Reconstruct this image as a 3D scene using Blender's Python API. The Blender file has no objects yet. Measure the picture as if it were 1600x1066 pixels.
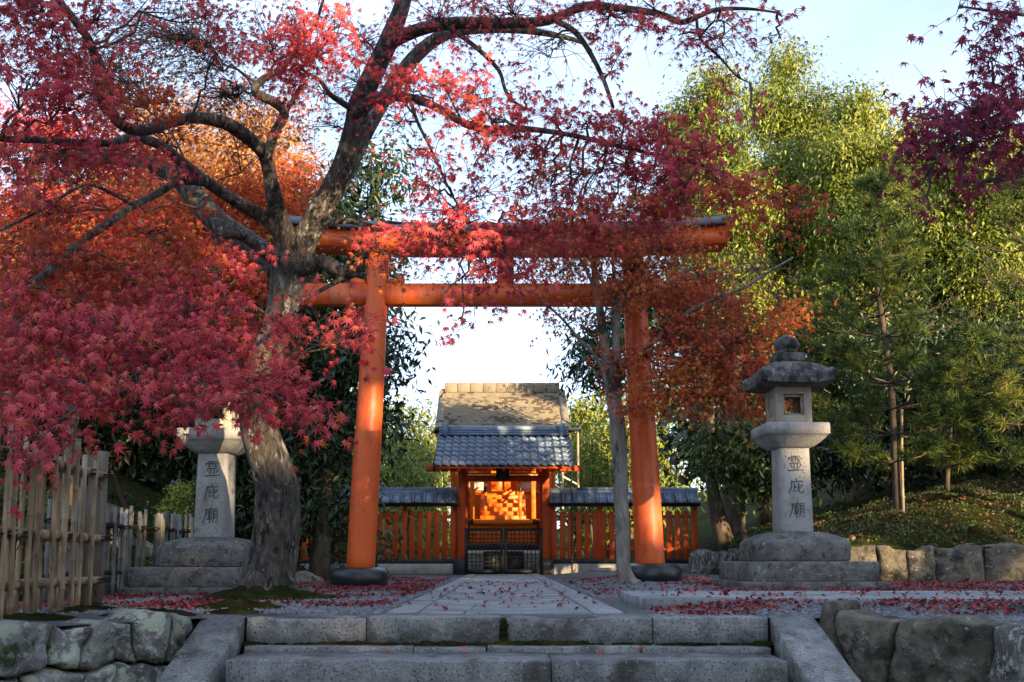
import bpy, math, random
import numpy as np
from mathutils import Vector, Matrix

random.seed(7); RNG = np.random.default_rng(7)
S = bpy.context.scene
COL = S.collection
R = math.radians

# ------------------------------------------------------------------ camera
EYE = 0.355                      # eye above the upper court; the camera stands on the lower steps
F = 1600 * 35 / 36; PITCH = R(7.0); PX, PY = 786.0, 681.0
cd = bpy.data.cameras.new('camera'); cam = bpy.data.objects.new('camera', cd); COL.objects.link(cam)
cd.sensor_width = 36; cd.lens = 35; cd.clip_start = .05; cd.clip_end = 600
cd.shift_x = (800 - PX) / 1600; cd.shift_y = (PY - 533) / 1600
cam.location = (0, 0, EYE); cam.rotation_euler = (R(90) + PITCH, 0, 0)
S.camera = cam
def At(px, py, Y):
    u = (px - PX) / F; v = (PY - py) / F
    d = np.array([u, math.cos(PITCH) - v * math.sin(PITCH), math.sin(PITCH) + v * math.cos(PITCH)])
    return np.array([0, 0, EYE]) + d * (Y / d[1])
def Zat(py, Y): return At(PX, py, Y)[2]
def Xat(px, py, Y): return At(px, py, Y)[0]
def K(Y): return Y / F * 1.008        # metres per photo pixel at distance Y, near eye level

# ------------------------------------------------------------------ sky and sun
SUN_EL, SUN_AZ = R(11.0), R(145)       # low sun behind the camera, to its right
LDIR = np.array([math.sin(SUN_AZ) * math.cos(SUN_EL), math.cos(SUN_AZ) * math.cos(SUN_EL), math.sin(SUN_EL)])
W = bpy.data.worlds.new('World'); S.world = W; W.use_nodes = True
nt = W.node_tree; N = nt.nodes; L = nt.links
for n in list(N): N.remove(n)
out = N.new('ShaderNodeOutputWorld'); bg = N.new('ShaderNodeBackground')
sky = N.new('ShaderNodeTexSky'); sky.sky_type = 'NISHITA'; sky.sun_disc = False
sky.sun_elevation = SUN_EL; sky.sun_rotation = SUN_AZ; sky.air_density = 1.0; sky.dust_density = .6; sky.ozone_density = 1.0
tc = N.new('ShaderNodeTexCoord'); mp = N.new('ShaderNodeMapping'); mp.inputs['Scale'].default_value = (1, 1, 3.2)
nz = N.new('ShaderNodeTexNoise'); nz.inputs['Scale'].default_value = 1.7; nz.inputs['Detail'].default_value = 7; nz.inputs['Roughness'].default_value = .55
rp = N.new('ShaderNodeValToRGB'); rp.color_ramp.elements[0].position = .30; rp.color_ramp.elements[1].position = .66; rp.color_ramp.elements[0].color = (.30, .30, .30, 1)
mx = N.new('ShaderNodeMixRGB'); mx.inputs[2].default_value = (3.35, 4.1, 5.6, 1)
ml = N.new('ShaderNodeMath'); ml.operation = 'MULTIPLY'; ml.inputs[1].default_value = .8
L.new(tc.outputs['Generated'], mp.inputs[0]); L.new(mp.outputs[0], nz.inputs[0]); L.new(nz.outputs[0], rp.inputs[0])
L.new(rp.outputs[0], ml.inputs[0]); L.new(ml.outputs[0], mx.inputs[0]); L.new(sky.outputs[0], mx.inputs[1])
L.new(mx.outputs[0], bg.inputs[0]); bg.inputs[1].default_value = .12; L.new(bg.outputs[0], out.inputs[0])
sl = bpy.data.lights.new('sun', 'SUN'); sl.energy = 5.0; sl.angle = R(.5); sl.color = (1, .74, .42)
so = bpy.data.objects.new('sun', sl); COL.objects.link(so)
so.rotation_euler = Vector(LDIR).to_track_quat('Z', 'Y').to_euler(); so.location = (30, -40, 20)
S.view_settings.view_transform = 'Standard'; S.view_settings.look = 'None'
S.view_settings.exposure = 1.68; S.view_settings.gamma = 1; S.view_settings.use_curve_mapping = False
S.render.engine = 'CYCLES'

# ------------------------------------------------------------------ materials
def newmat(name):
    m = bpy.data.materials.new(name); m.use_nodes = True
    for n in list(m.node_tree.nodes): m.node_tree.nodes.remove(n)
    return m, m.node_tree.nodes, m.node_tree.links
def c4(c): return (c[0], c[1], c[2], 1)
def ramp(N, stops):
    r = N.new('ShaderNodeValToRGB'); e = r.color_ramp.elements
    while len(e) < len(stops): e.new(.5)
    for i, (p, c) in enumerate(stops): e[i].position = p; e[i].color = c4(c)
    return r
def coords(N, L, scale=(1, 1, 1), jitter=True):
    t = N.new('ShaderNodeTexCoord'); mp = N.new('ShaderNodeMapping'); mp.inputs['Scale'].default_value = scale
    L.new(t.outputs['Object'], mp.inputs[0])
    if jitter:
        oi = N.new('ShaderNodeObjectInfo'); mu = N.new('ShaderNodeMath'); mu.operation = 'MULTIPLY'; mu.inputs[1].default_value = 37
        L.new(oi.outputs['Random'], mu.inputs[0]); L.new(mu.outputs[0], mp.inputs['Location'])
    return mp.outputs[0]
def noise(N, L, vec, scale, detail=6, rough=.6):
    n = N.new('ShaderNodeTexNoise'); n.inputs['Scale'].default_value = scale; n.inputs['Detail'].default_value = detail
    n.inputs['Roughness'].default_value = rough; L.new(vec, n.inputs['Vector']); return n.outputs['Fac']
def surf(name, stops, scale=6, rough=.85, bump=.3, bscale=40, stretch=(1, 1, 1), spots=None, vary=.25, spec=.3, detail=7, coat=0, upmoss=None, bdist=.02):
    """stops: colour ramp over a noise; spots: (colour, scale, lo, hi) blotches of lichen/dirt; vary: per-object value shift"""
    m, N, L = newmat(name); o = N.new('ShaderNodeOutputMaterial'); p = N.new('ShaderNodeBsdfPrincipled')
    v = coords(N, L, stretch); r = ramp(N, stops); L.new(noise(N, L, v, scale, detail), r.inputs[0]); col = r.outputs[0]
    for sp in (spots or []):
        c, sc, lo, hi = sp
        rr = ramp(N, [(lo, (0, 0, 0)), (hi, (1, 1, 1))]); L.new(noise(N, L, v, sc, 8, .65), rr.inputs[0])
        mxx = N.new('ShaderNodeMixRGB'); L.new(rr.outputs[0], mxx.inputs[0]); L.new(col, mxx.inputs[1]); mxx.inputs[2].default_value = c4(c); col = mxx.outputs[0]
    if upmoss:
        c, lo, hi = upmoss
        g = N.new('ShaderNodeNewGeometry'); sx = N.new('ShaderNodeSeparateXYZ'); L.new(g.outputs['Normal'], sx.inputs[0])
        nn = noise(N, L, v, 5, 5); ad = N.new('ShaderNodeMath'); ad.operation = 'MULTIPLY'; L.new(sx.outputs[2], ad.inputs[0]); L.new(nn, ad.inputs[1])
        rr = ramp(N, [(lo, (0, 0, 0)), (hi, (1, 1, 1))]); L.new(ad.outputs[0], rr.inputs[0])
        mxx = N.new('ShaderNodeMixRGB'); L.new(rr.outputs[0], mxx.inputs[0]); L.new(col, mxx.inputs[1]); mxx.inputs[2].default_value = c4(c); col = mxx.outputs[0]
    if vary:
        oi = N.new('ShaderNodeObjectInfo'); mr = N.new('ShaderNodeMapRange'); mr.inputs[3].default_value = 1 - vary; mr.inputs[4].default_value = 1 + vary
        L.new(oi.outputs['Random'], mr.inputs[0]); hs = N.new('ShaderNodeHueSaturation'); L.new(mr.outputs[0], hs.inputs['Value']); L.new(col, hs.inputs['Color']); col = hs.outputs[0]
    L.new(col, p.inputs['Base Color']); p.inputs['Roughness'].default_value = rough; p.inputs['Specular IOR Level'].default_value = spec
    if coat: p.inputs['Coat Weight'].default_value = coat; p.inputs['Coat Roughness'].default_value = .12
    if bump:
        b = N.new('ShaderNodeBump'); b.inputs['Strength'].default_value = bump; b.inputs['Distance'].default_value = bdist
        L.new(noise(N, L, v, bscale, 6, .7), b.inputs['Height']); L.new(b.outputs[0], p.inputs['Normal'])
    L.new(p.outputs[0], o.inputs[0]); return m
def leafmat(name, stops, trans=.35, rough=.55, spec=.3, patch=1.2, pamt=.5, val=1.0):
    m, N, L = newmat(name); o = N.new('ShaderNodeOutputMaterial'); p = N.new('ShaderNodeBsdfPrincipled')
    g = N.new('ShaderNodeNewGeometry'); oi = N.new('ShaderNodeObjectInfo')
    a = N.new('ShaderNodeMath'); a.operation = 'ADD'; L.new(g.outputs['Random Per Island'], a.inputs[0]); L.new(oi.outputs['Random'], a.inputs[1])
    fr = N.new('ShaderNodeMath'); fr.operation = 'FRACT'; L.new(a.outputs[0], fr.inputs[0])
    pn = noise(N, L, g.outputs['Position'], patch, 2)
    mr = N.new('ShaderNodeMapRange'); mr.inputs[1].default_value = .3; mr.inputs[2].default_value = .7; L.new(pn, mr.inputs[0])
    mm = N.new('ShaderNodeMixRGB'); mm.inputs[0].default_value = pamt; L.new(fr.outputs[0], mm.inputs[1]); L.new(mr.outputs[0], mm.inputs[2])
    r = ramp(N, stops); L.new(mm.outputs[0], r.inputs[0])
    L.new(r.outputs[0], p.inputs['Base Color']); p.inputs['Roughness'].default_value = rough; p.inputs['Specular IOR Level'].default_value = spec
    t = N.new('ShaderNodeBsdfTranslucent'); L.new(r.outputs[0], t.inputs[0])
    ms = N.new('ShaderNodeMixShader'); ms.inputs[0].default_value = trans
    L.new(p.outputs[0], ms.inputs[1]); L.new(t.outputs[0], ms.inputs[2]); L.new(ms.outputs[0], o.inputs[0]); return m

M = {}
M['granite'] = surf('granite', [(.3, (.24, .235, .23)), (.55, (.33, .325, .315)), (.75, (.40, .395, .375))], 3, .85, .5, 60, stretch=(1, 1, .6), spots=[((.16, .155, .15), 80, .54, .62), ((.20, .19, .165), 4, .50, .68), ((.12, .12, .105), 7, .60, .72)], vary=.06)
M['granite_old'] = surf('granite_old', [(.3, (.065, .063, .06)), (.5, (.145, .14, .13)), (.75, (.25, .24, .22))], 5, .9, .9, 40, spots=[((.035, .033, .032), 14, .50, .68), ((.36, .36, .33), 26, .60, .66), ((.05, .055, .025), 3, .58, .7)], vary=.1, bdist=.03)
M['lantern_roof'] = surf('lantern_roof', [(.3, (.07, .066, .062)), (.55, (.15, .14, .13)), (.8, (.30, .29, .27))], 12, .9, .9, 40, stretch=(1, 1, .55), spots=[((.028, .026, .024), 8, .45, .62), ((.34, .34, .32), 24, .60, .66)], vary=.05, bdist=.03)
M['firebox_stone'] = surf('firebox_stone', [(.3, (.28, .24, .19)), (.6, (.40, .35, .28)), (.8, (.44, .41, .36))], 5, .9, .4, 110, spots=[((.18, .15, .12), 140, .56, .66)], vary=.05)
M['engraving'] = surf('engraving', [(.3, (.06, .058, .055)), (.7, (.12, .115, .11))], 30, .95, .3, 120, vary=0)
M['step_stone'] = surf('step_stone', [(.3, (.15, .15, .15)), (.5, (.26, .26, .255)), (.75, (.38, .38, .37))], 9, .85, .9, 55, spots=[((.06, .06, .06), 75, .55, .62), ((.075, .07, .06), 3, .50, .66), ((.40, .41, .40), 38, .60, .66), ((.045, .06, .02), 2.5, .62, .72)], vary=.15, bdist=.03)
M['path_stone'] = surf('path_stone', [(.3, (.22, .23, .24)), (.6, (.32, .33, .34)), (.8, (.40, .41, .42))], 6, .8, .8, 60, spots=[((.11, .11, .115), 70, .54, .62), ((.15, .15, .15), 2.2, .5, .68), ((.42, .43, .44), 45, .62, .68)], vary=.16, bdist=.025)
M['wall_stone'] = surf('wall_stone', [(.3, (.11, .105, .10)), (.5, (.24, .235, .22)), (.72, (.38, .37, .35))], 5, .92, 1.0, 16, spots=[((.05, .048, .045), 6, .55, .63), ((.46, .50, .38), 7, .50, .54), ((.50, .50, .47), 24, .56, .60), ((.05, .075, .02), 4, .57, .64)], vary=.3, bdist=.07)
M['wall_stone_tan'] = surf('wall_stone_tan', [(.3, (.075, .065, .05)), (.5, (.16, .14, .105)), (.72, (.27, .24, .185))], 7, .92, 1.0, 14, spots=[((.06, .055, .045), 5, .52, .60), ((.42, .40, .34), 15, .60, .68)], vary=.25, bdist=.07)
M['wall_stone_dark'] = surf('wall_stone_dark', [(.3, (.09, .085, .08)), (.5, (.19, .18, .165)), (.72, (.31, .295, .27))], 5, .92, 1.0, 15, stretch=(1.4, 1.4, .6), spots=[((.035, .033, .035), 5, .5, .58), ((.44, .42, .38), 22, .54, .58), ((.42, .44, .35), 10, .58, .63)], vary=.25, bdist=.07)
M['earth'] = surf('earth', [(.3, (.018, .014, .010)), (.7, (.045, .036, .025))], 8, .95, .8, 30, spots=[((.035, .05, .012), 5, .52, .62)], vary=0)
M['gravel'] = surf('gravel', [(.35, (.055, .06, .068)), (.5, (.12, .125, .135)), (.7, (.24, .245, .255))], 60, .9, 1.0, 75, spots=[((.045, .04, .03), 1.1, .56, .68)], vary=0, detail=3, spec=.12)
M['pebble'] = surf('pebble', [(.3, (.07, .074, .084)), (.7, (.24, .245, .26))], 14, .85, .2, 60, vary=0)
M['moss'] = surf('moss', [(.3, (.008, .012, .003)), (.5, (.026, .034, .007)), (.72, (.075, .075, .014))], 7, .95, 1.0, 30, spots=[((.04, .026, .014), 2.2, .52, .62), ((.12, .045, .02), 26, .66, .70)], vary=0, bdist=.06, spec=.04)
M['vermilion'] = surf('vermilion', [(.3, (.55, .078, .010)), (.55, (.66, .10, .012)), (.8, (.70, .135, .02))], 2.6, .46, .12, 30, spots=[((.40, .05, .014), 5, .52, .68), ((.62, .19, .08), 2.4, .55, .70), ((.14, .03, .018), 30, .64, .70), ((.22, .04, .02), 1.3, .62, .75)], vary=.03, spec=.45, stretch=(1, 1, .35))
M['vermilion_sunlit'] = surf('vermilion_sunlit', [(.3, (.80, .155, .006)), (.6, (.85, .195, .010)), (.8, (.87, .24, .015))], 3, .45, .06, 20, vary=.05, spec=.4)  # vermilion brightened for the hall: its sunlit glow is put into the colour
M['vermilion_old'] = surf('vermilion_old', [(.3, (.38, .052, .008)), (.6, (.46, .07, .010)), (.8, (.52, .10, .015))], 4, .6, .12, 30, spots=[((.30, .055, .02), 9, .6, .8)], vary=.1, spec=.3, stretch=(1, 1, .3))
M['black_lacquer'] = surf('black_lacquer', [(.3, (.010, .011, .012)), (.7, (.022, .024, .026))], 6, .35, .05, 20, vary=.1, spec=.5)
M['black_wood'] = surf('black_wood', [(.3, (.012, .012, .014)), (.7, (.028, .027, .03))], 8, .5, .15, 30, vary=.1, stretch=(1, 1, .3))
M['dark_copper'] = surf('dark_copper', [(.3, (.022, .024, .030)), (.6, (.045, .048, .056)), (.8, (.07, .072, .08))], 4, .55, .2, 30, vary=.05)
M['roof_tile'] = surf('roof_tile', [(.3, (.085, .115, .165)), (.6, (.13, .175, .24)), (.8, (.19, .24, .31))], 6, .40, .08, 30, vary=.22, spec=.6)
M['bark_shingle'] = surf('bark_shingle', [(.35, (.17, .14, .095)), (.6, (.22, .185, .125)), (.8, (.27, .23, .16))], 5, .9, .4, 60, spots=[((.10, .085, .065), 12, .58, .64)], vary=.10)
M['bark_shingle_dark'] = surf('bark_shingle_dark', [(.35, (.075, .06, .045)), (.7, (.13, .10, .07))], 6, .9, .4, 40, vary=.2)
M['bark_ridge'] = surf('bark_ridge', [(.3, (.18, .15, .11)), (.7, (.25, .21, .155))], 3, .85, .2, 30, vary=.05)
M['white_wall'] = surf('white_wall', [(.3, (.62, .60, .55)), (.7, (.72, .70, .66))], 4, .85, .1, 30, vary=.04)
M['concrete'] = surf('concrete', [(.3, (.22, .21, .19)), (.6, (.32, .31, .28)), (.8, (.40, .38, .34))], 5, .9, .3, 50, spots=[((.12, .11, .095), 3, .56, .7)], vary=.08)
M['metal_pipe'] = surf('metal_pipe', [(.3, (.30, .24, .16)), (.7, (.42, .34, .24))], 6, .5, .05, 30, vary=0, spec=.5)
M['white_pipe'] = surf('white_pipe', [(.3, (.70, .70, .68)), (.7, (.78, .78, .76))], 6, .5, 0, vary=0)
M['bamboo'] = surf('bamboo', [(.3, (.12, .08, .048)), (.5, (.27, .195, .12)), (.72, (.44, .345, .225))], 5, .6, .25, 60, stretch=(3, 3, .35), spots=[((.13, .085, .055), 3.5, .56, .66), ((.40, .40, .37), 6, .62, .72)], vary=.22)
M['bamboo_grey'] = surf('bamboo_grey', [(.3, (.07, .065, .058)), (.5, (.15, .138, .12)), (.72, (.25, .235, .21))], 6, .7, .25, 60, stretch=(3, 3, .35), vary=.25)
M['old_post'] = surf('old_post', [(.3, (.10, .08, .06)), (.5, (.20, .165, .125)), (.72, (.32, .27, .20))], 6, .8, .5, 40, stretch=(4, 4, .25), vary=.15)
M['rope'] = surf('rope', [(.3, (.012, .011, .010)), (.7, (.035, .032, .028))], 30, .95, .5, 120, vary=.1)
M['bark'] = surf('bark', [(.3, (.03, .024, .021)), (.48, (.085, .07, .06)), (.7, (.19, .165, .14))], 16, .92, 1.0, 34, stretch=(1.5, 1.5, .55), spots=[((.34, .33, .29), 12, .57, .62), ((.020, .016, .014), 9, .55, .60), ((.05, .06, .022), 3, .58, .68)], vary=0, bdist=.06)
M['bark_pale'] = surf('bark_pale', [(.3, (.15, .14, .125)), (.5, (.27, .25, .22)), (.72, (.42, .40, .36))], 8, .92, 1.0, 24, stretch=(1.3, 1.3, .5), bdist=.05, spots=[((.06, .055, .04), 4, .50, .58), ((.36, .37, .32), 9, .61, .67)], vary=0)
M['bark_brown'] = surf('bark_brown', [(.3, (.04, .028, .02)), (.6, (.10, .075, .055)), (.8, (.16, .12, .09))], 8, .92, .8, 30, stretch=(1.5, 1.5, .4), vary=0)
M['twig'] = surf('twig', [(.3, (.045, .033, .03)), (.7, (.10, .075, .065))], 10, .9, .2, 60, vary=0)
M['leaf_red'] = leafmat('leaf_red', [(0, (.20, .02, .035)), (.2, (.46, .036, .065)), (.45, (.64, .075, .10)), (.68, (.74, .135, .13)), (.85, (.70, .13, .06)), (1, (.72, .28, .08))], .45, patch=1.6, pamt=.4)
M['leaf_purple'] = leafmat('leaf_purple', [(0, (.12, .018, .05)), (.4, (.28, .032, .08)), (.75, (.42, .055, .10)), (1, (.54, .085, .08))], .4, patch=1.1)
M['leaf_dry'] = leafmat('leaf_dry', [(0, (.10, .045, .03)), (.5, (.20, .10, .06)), (1, (.34, .19, .10))], .2)
M['leaf_orange'] = leafmat('leaf_orange', [(0, (.38, .035, .025)), (.35, (.58, .085, .025)), (.7, (.66, .19, .03)), (1, (.66, .33, .06))], .4, patch=.6)
M['leaf_fallen'] = leafmat('leaf_fallen', [(0, (.06, .022, .02)), (.3, (.15, .028, .032)), (.55, (.30, .045, .055)), (.75, (.38, .085, .08)), (.9, (.34, .15, .10)), (1, (.24, .13, .08))], .1, .75, .15, patch=2, pamt=.3)
M['leaf_scarlet'] = leafmat('leaf_scarlet', [(0, (.26, .02, .035)), (.35, (.50, .045, .055)), (.65, (.62, .085, .06)), (.86, (.66, .22, .06)), (1, (.62, .40, .15))], .4, patch=.8, pamt=.6)
M['leaf_gold'] = leafmat('leaf_gold', [(0, (.36, .11, .05)), (.3, (.52, .19, .06)), (.6, (.62, .33, .10)), (1, (.66, .50, .24))], .4, patch=.6)
M['leaf_rust'] = leafmat('leaf_rust', [(0, (.26, .03, .025)), (.4, (.46, .065, .028)), (.75, (.58, .14, .03)), (1, (.62, .26, .04))], .38, patch=.7)
M['leaf_green'] = leafmat('leaf_green', [(0, (.022, .045, .012)), (.45, (.05, .085, .018)), (.8, (.10, .135, .025)), (1, (.16, .18, .04))], .25, .4, .5, patch=.5)
M['leaf_light'] = leafmat('leaf_light', [(0, (.035, .06, .010)), (.25, (.085, .125, .016)), (.6, (.25, .295, .032)), (1, (.45, .40, .085))], .32, .42, .5, patch=.4)  # dark greens put the shaded gaps between sunlit tips into the leaf colour
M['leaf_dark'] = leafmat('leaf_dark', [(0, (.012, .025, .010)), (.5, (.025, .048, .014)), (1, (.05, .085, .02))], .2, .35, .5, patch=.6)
M['leaf_far'] = leafmat('leaf_far', [(0, (.07, .11, .018)), (.5, (.19, .225, .03)), (1, (.36, .34, .06))], .3, .6, .3, patch=.25)
M['needle'] = leafmat('needle', [(0, (.022, .048, .012)), (.45, (.06, .10, .018)), (.8, (.18, .21, .03)), (1, (.42, .29, .05))], .25, .5, .3, patch=1.3, pamt=.6)

# ------------------------------------------------------------------ scene-graph helpers
ORG = {}
def link(o): COL.objects.link(o); return o
def tag(o, label=None, cat=None, group=None, kind=None):
    if label: o['label'] = label
    if cat: o['category'] = cat
    if group: o['group'] = group
    if kind: o['kind'] = kind
    return o
def thing(name, loc, label, cat, group=None):
    o = link(bpy.data.objects.new(name, None)); o.location = loc; o.empty_display_size = .1; ORG[o.name] = np.array(loc, float)
    return tag(o, label, cat, group)
def arrays_mesh(name, V, faces_flat, counts):
    me = bpy.data.meshes.new(name); V = np.asarray(V, np.float32)
    me.vertices.add(len(V)); me.vertices.foreach_set('co', V.ravel())
    fl = np.asarray(faces_flat, np.int32).ravel(); cn = np.asarray(counts, np.int32)
    me.loops.add(len(fl)); me.loops.foreach_set('vertex_index', fl)
    me.polygons.add(len(cn)); st = np.zeros(len(cn), np.int32); st[1:] = np.cumsum(cn)[:-1]
    me.polygons.foreach_set('loop_start', st); me.update(calc_edges=True); return me
class MB:
    def __init__(s): s.v = []; s.f = []; s.n = 0
    def add(s, v, f):
        v = np.asarray(v, float); s.v.append(v)
        b = s.n; s.f += [tuple(i + b for i in q) for q in f]; s.n += len(v); return s
    def verts(s): return np.concatenate(s.v)
    def build(s, name, mat, parent=None, smooth=False, loc=None):
        V = s.verts()
        if parent is not None: o0 = ORG[parent.name]
        elif loc is not None: o0 = np.array(loc, float)
        else: mn, mxv = V.min(0), V.max(0); o0 = np.array([(mn[0] + mxv[0]) / 2, (mn[1] + mxv[1]) / 2, mn[2]])
        me = arrays_mesh(name, V - o0, [i for q in s.f for i in q], [len(q) for q in s.f])
        return finish(name, me, mat, parent, smooth, o0)
def finish(name, me, mat, parent, smooth, o0):
    me.materials.append(M[mat] if isinstance(mat, str) else mat)
    if smooth: me.polygons.foreach_set('use_smooth', np.ones(len(me.polygons), bool))
    o = link(bpy.data.objects.new(name, me)); ORG[o.name] = np.array(o0, float)
    if parent is not None: o.parent = parent
    else: o.location = o0
    return o
def piece(name, me, loc, parent, rot=None, scale=None):
    """an instance of a shared mesh as a child of a thing"""
    o = link(bpy.data.objects.new(name, me)); o.parent = parent
    o.location = Vector(np.array(loc, float) - ORG[parent.name])
    if rot is not None: o.rotation_euler = rot
    if scale is not None: o.scale = scale
    ORG[o.name] = np.array(loc, float)
    return o
def rotz(a): c, s = math.cos(a), math.sin(a); return np.array([[c, -s, 0], [s, c, 0], [0, 0, 1.]])

# shapes: each returns (verts, faces)
def box(c, s):
    c = np.array(c, float); h = np.array(s, float) / 2
    v = [c + h * np.array([x, y, z]) for z in (-1, 1) for y in (-1, 1) for x in (-1, 1)]
    return np.array(v), [(0, 2, 3, 1), (4, 5, 7, 6), (0, 1, 5, 4), (2, 6, 7, 3), (0, 4, 6, 2), (1, 3, 7, 5)]
def cbox(c, s, b=.01):
    """box with chamfered edges"""
    c = np.array(c, float); h = np.array(s, float) / 2; b = min(b, h.min() * .8)
    v = []; idx = {}
    for sx in (-1, 1):
        for sy in (-1, 1):
            for sz in (-1, 1):
                for ax in range(3):
                    p = h - b; p[ax] = h[ax]
                    idx[(sx, sy, sz, ax)] = len(v); v.append(c + p * np.array([sx, sy, sz]))
    f = []
    for ax in range(3):
        o = [a for a in range(3) if a != ax]
        for sg in (-1, 1):
            q = []
            for a, bb in ((-1, -1), (1, -1), (1, 1), (-1, 1)):
                k = [0, 0, 0]; k[ax] = sg; k[o[0]] = a; k[o[1]] = bb; q.append(idx[(k[0], k[1], k[2], ax)])
            if (sg > 0) != (ax != 1): q = q[::-1]
            f.append(tuple(q))
    for ax in range(3):
        o = [a for a in range(3) if a != ax]
        for a in (-1, 1):
            for bb in (-1, 1):
                def g(s, which):
                    k = [0, 0, 0]; k[ax] = s; k[o[0]] = a; k[o[1]] = bb; return idx[(k[0], k[1], k[2], which)]
                f.append((g(-1, o[0]), g(1, o[0]), g(1, o[1]), g(-1, o[1])))
    for sx in (-1, 1):
        for sy in (-1, 1):
            for sz in (-1, 1): f.append(tuple(idx[(sx, sy, sz, a)] for a in range(3)))
    return np.array(v), fixn(np.array(v), f, c)
def fixn(v, f, c):
    r = []
    for q in f:
        p = v[list(q)]; n = np.cross(p[1] - p[0], p[2] - p[0]); r.append(q if np.dot(n, p.mean(0) - c) >= 0 else q[::-1])
    return r
def lathe(prof, c, seg=24, cap=True):
    """prof: (r, z)"""
    v = []; f = []; c = np.array(c, float)
    for r, z in prof:
        for i in range(seg):
            a = 2 * math.pi * i / seg; v.append(c + np.array([r * math.cos(a), r * math.sin(a), z]))
    for j in range(len(prof) - 1):
        for i in range(seg):
            k = (i + 1) % seg; f.append((j * seg + i, j * seg + k, (j + 1) * seg + k, (j + 1) * seg + i))
    if cap: f.append(tuple(range(seg))[::-1]); f.append(tuple((len(prof) - 1) * seg + i for i in range(seg)))
    return np.array(v), f
def sqlathe(prof, c, n=8, pw=None):
    """square-section lathe: prof (half width, z)"""
    v = []; f = []; c = np.array(c, float); ring = []
    for i in range(4):
        a, b = [(-1, -1), (1, -1), (1, 1), (-1, 1)][i], [(1, -1), (1, 1), (-1, 1), (-1, -1)][i]
        for k in range(n): t = k / n; ring.append((a[0] + (b[0] - a[0]) * t, a[1] + (b[1] - a[1]) * t))
    m = len(ring)
    for h, z in prof:
        for x, y in ring: v.append(c + np.array([h * x, h * y, z]))
    for j in range(len(prof) - 1):
        for i in range(m):
            k = (i + 1) % m; f.append((j * m + i, j * m + k, (j + 1) * m + k, (j + 1) * m + i))
    f.append(tuple(range(m))[::-1]); f.append(tuple((len(prof) - 1) * m + i for i in range(m)))
    return np.array(v), f
def tube(pts, rad, seg=8, cap=True, wob=0, rng=None):
    P = np.array(pts, float); n = len(P); rad = np.full(n, rad) if np.isscalar(rad) else np.array(rad, float)
    T = np.zeros_like(P); T[1:-1] = P[2:] - P[:-2]; T[0] = P[1] - P[0]; T[-1] = P[-1] - P[-2]
    T /= np.linalg.norm(T, axis=1)[:, None] + 1e-9
    a = np.array([0, 0, 1.]) if abs(T[0][2]) < .9 else np.array([1., 0, 0])
    u = np.cross(T[0], a); u /= np.linalg.norm(u); v = []; f = []
    ang = np.arange(seg) * 2 * math.pi / seg
    for i in range(n):
        u = u - T[i] * np.dot(u, T[i]); u /= np.linalg.norm(u) + 1e-9; w = np.cross(T[i], u)
        rr = rad[i] * (1 + ((wob * .35 * (rng.random(seg) - .5) + wob * .65 * np.sin(2 * ang + i * .21) + wob * .5 * np.sin(5 * ang - i * .13)) if wob else 0))
        v.append(P[i] + (np.cos(ang) * rr)[:, None] * u + (np.sin(ang) * rr)[:, None] * w)
    for j in range(n - 1):
        for i in range(seg):
            k = (i + 1) % seg; f.append((j * seg + i, j * seg + k, (j + 1) * seg + k, (j + 1) * seg + i))
    if cap: f.append(tuple(range(seg))[::-1]); f.append(tuple((n - 1) * seg + i for i in range(seg)))
    return np.concatenate(v), f
def smooth_line(P, R_, k=4):
    """Catmull-Rom through points with radii"""
    P = np.array(P, float); R_ = np.array(R_, float); Q = np.column_stack([P, R_])
    E = np.vstack([2 * Q[0] - Q[1], Q, 2 * Q[-1] - Q[-2]]); o = []
    for i in range(1, len(E) - 2):
        for t in np.arange(k) / k:
            a, b, c, d = E[i - 1], E[i], E[i + 1], E[i + 2]
            o.append(.5 * ((2 * b) + (c - a) * t + (2 * a - 5 * b + 4 * c - d) * t * t + (3 * b - a - 3 * c + d) * t ** 3))
    o.append(E[-2]); o = np.array(o); return o[:, :3], np.maximum(o[:, 3], .0015)
def fbm(p, s=1.0, seed=0):
    """cheap smooth pseudo noise for displacement"""
    p = np.asarray(p, float) * s; r = np.zeros(p.shape[:-1]); a = 1
    for k in range(4):
        q = p * (1.9 ** k) + seed * 7.31 + k * 13.7
        r += a * np.sin(q[..., 0] * 1.7 + 2.1 * np.sin(q[..., 1] * 1.3 + q[..., 2])) * np.cos(q[..., 2] * 1.9 + 1.7 * np.sin(q[..., 0] * 1.1 - q[..., 1]))
        a *= .5
    return r

# ------------------------------------------------------------------ leaves
def star_leaf(lobes, inner, curl, asym=.0):
    """palmate leaf: tip along +y, fan of triangles about the leaf base"""
    v = [(0, 0, 0)]; angs = np.linspace(-132, 132, lobes); out = []
    for i, a in enumerate(angs):
        ln = 1.0 - .50 * (abs(a) / 132) ** 1.6
        out.append((math.sin(R(a)) * ln * .62, math.cos(R(a)) * ln * .62, -curl * ln))
        if i < lobes - 1:
            b = (a + angs[i + 1]) / 2; li = inner * (1 - .25 * abs(b) / 132); out.append((math.sin(R(b)) * li * .62, math.cos(R(b)) * li * .62, curl * .15))
    v += out; n = len(out); f = [(0, i + 1, i) for i in range(1, n)]
    f.append((0, 1, n)); v = np.array(v); v[:, 1] -= .12
    return v, f
LEAF7 = star_leaf(7, .27, .16); LEAF5 = star_leaf(5, .28, .14)
OVAL = (np.array([(0, -.5, 0), (.17, -.05, .05), (0, .5, -.10), (-.17, -.05, .05)]), [(0, 1, 2), (0, 2, 3)])
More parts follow.
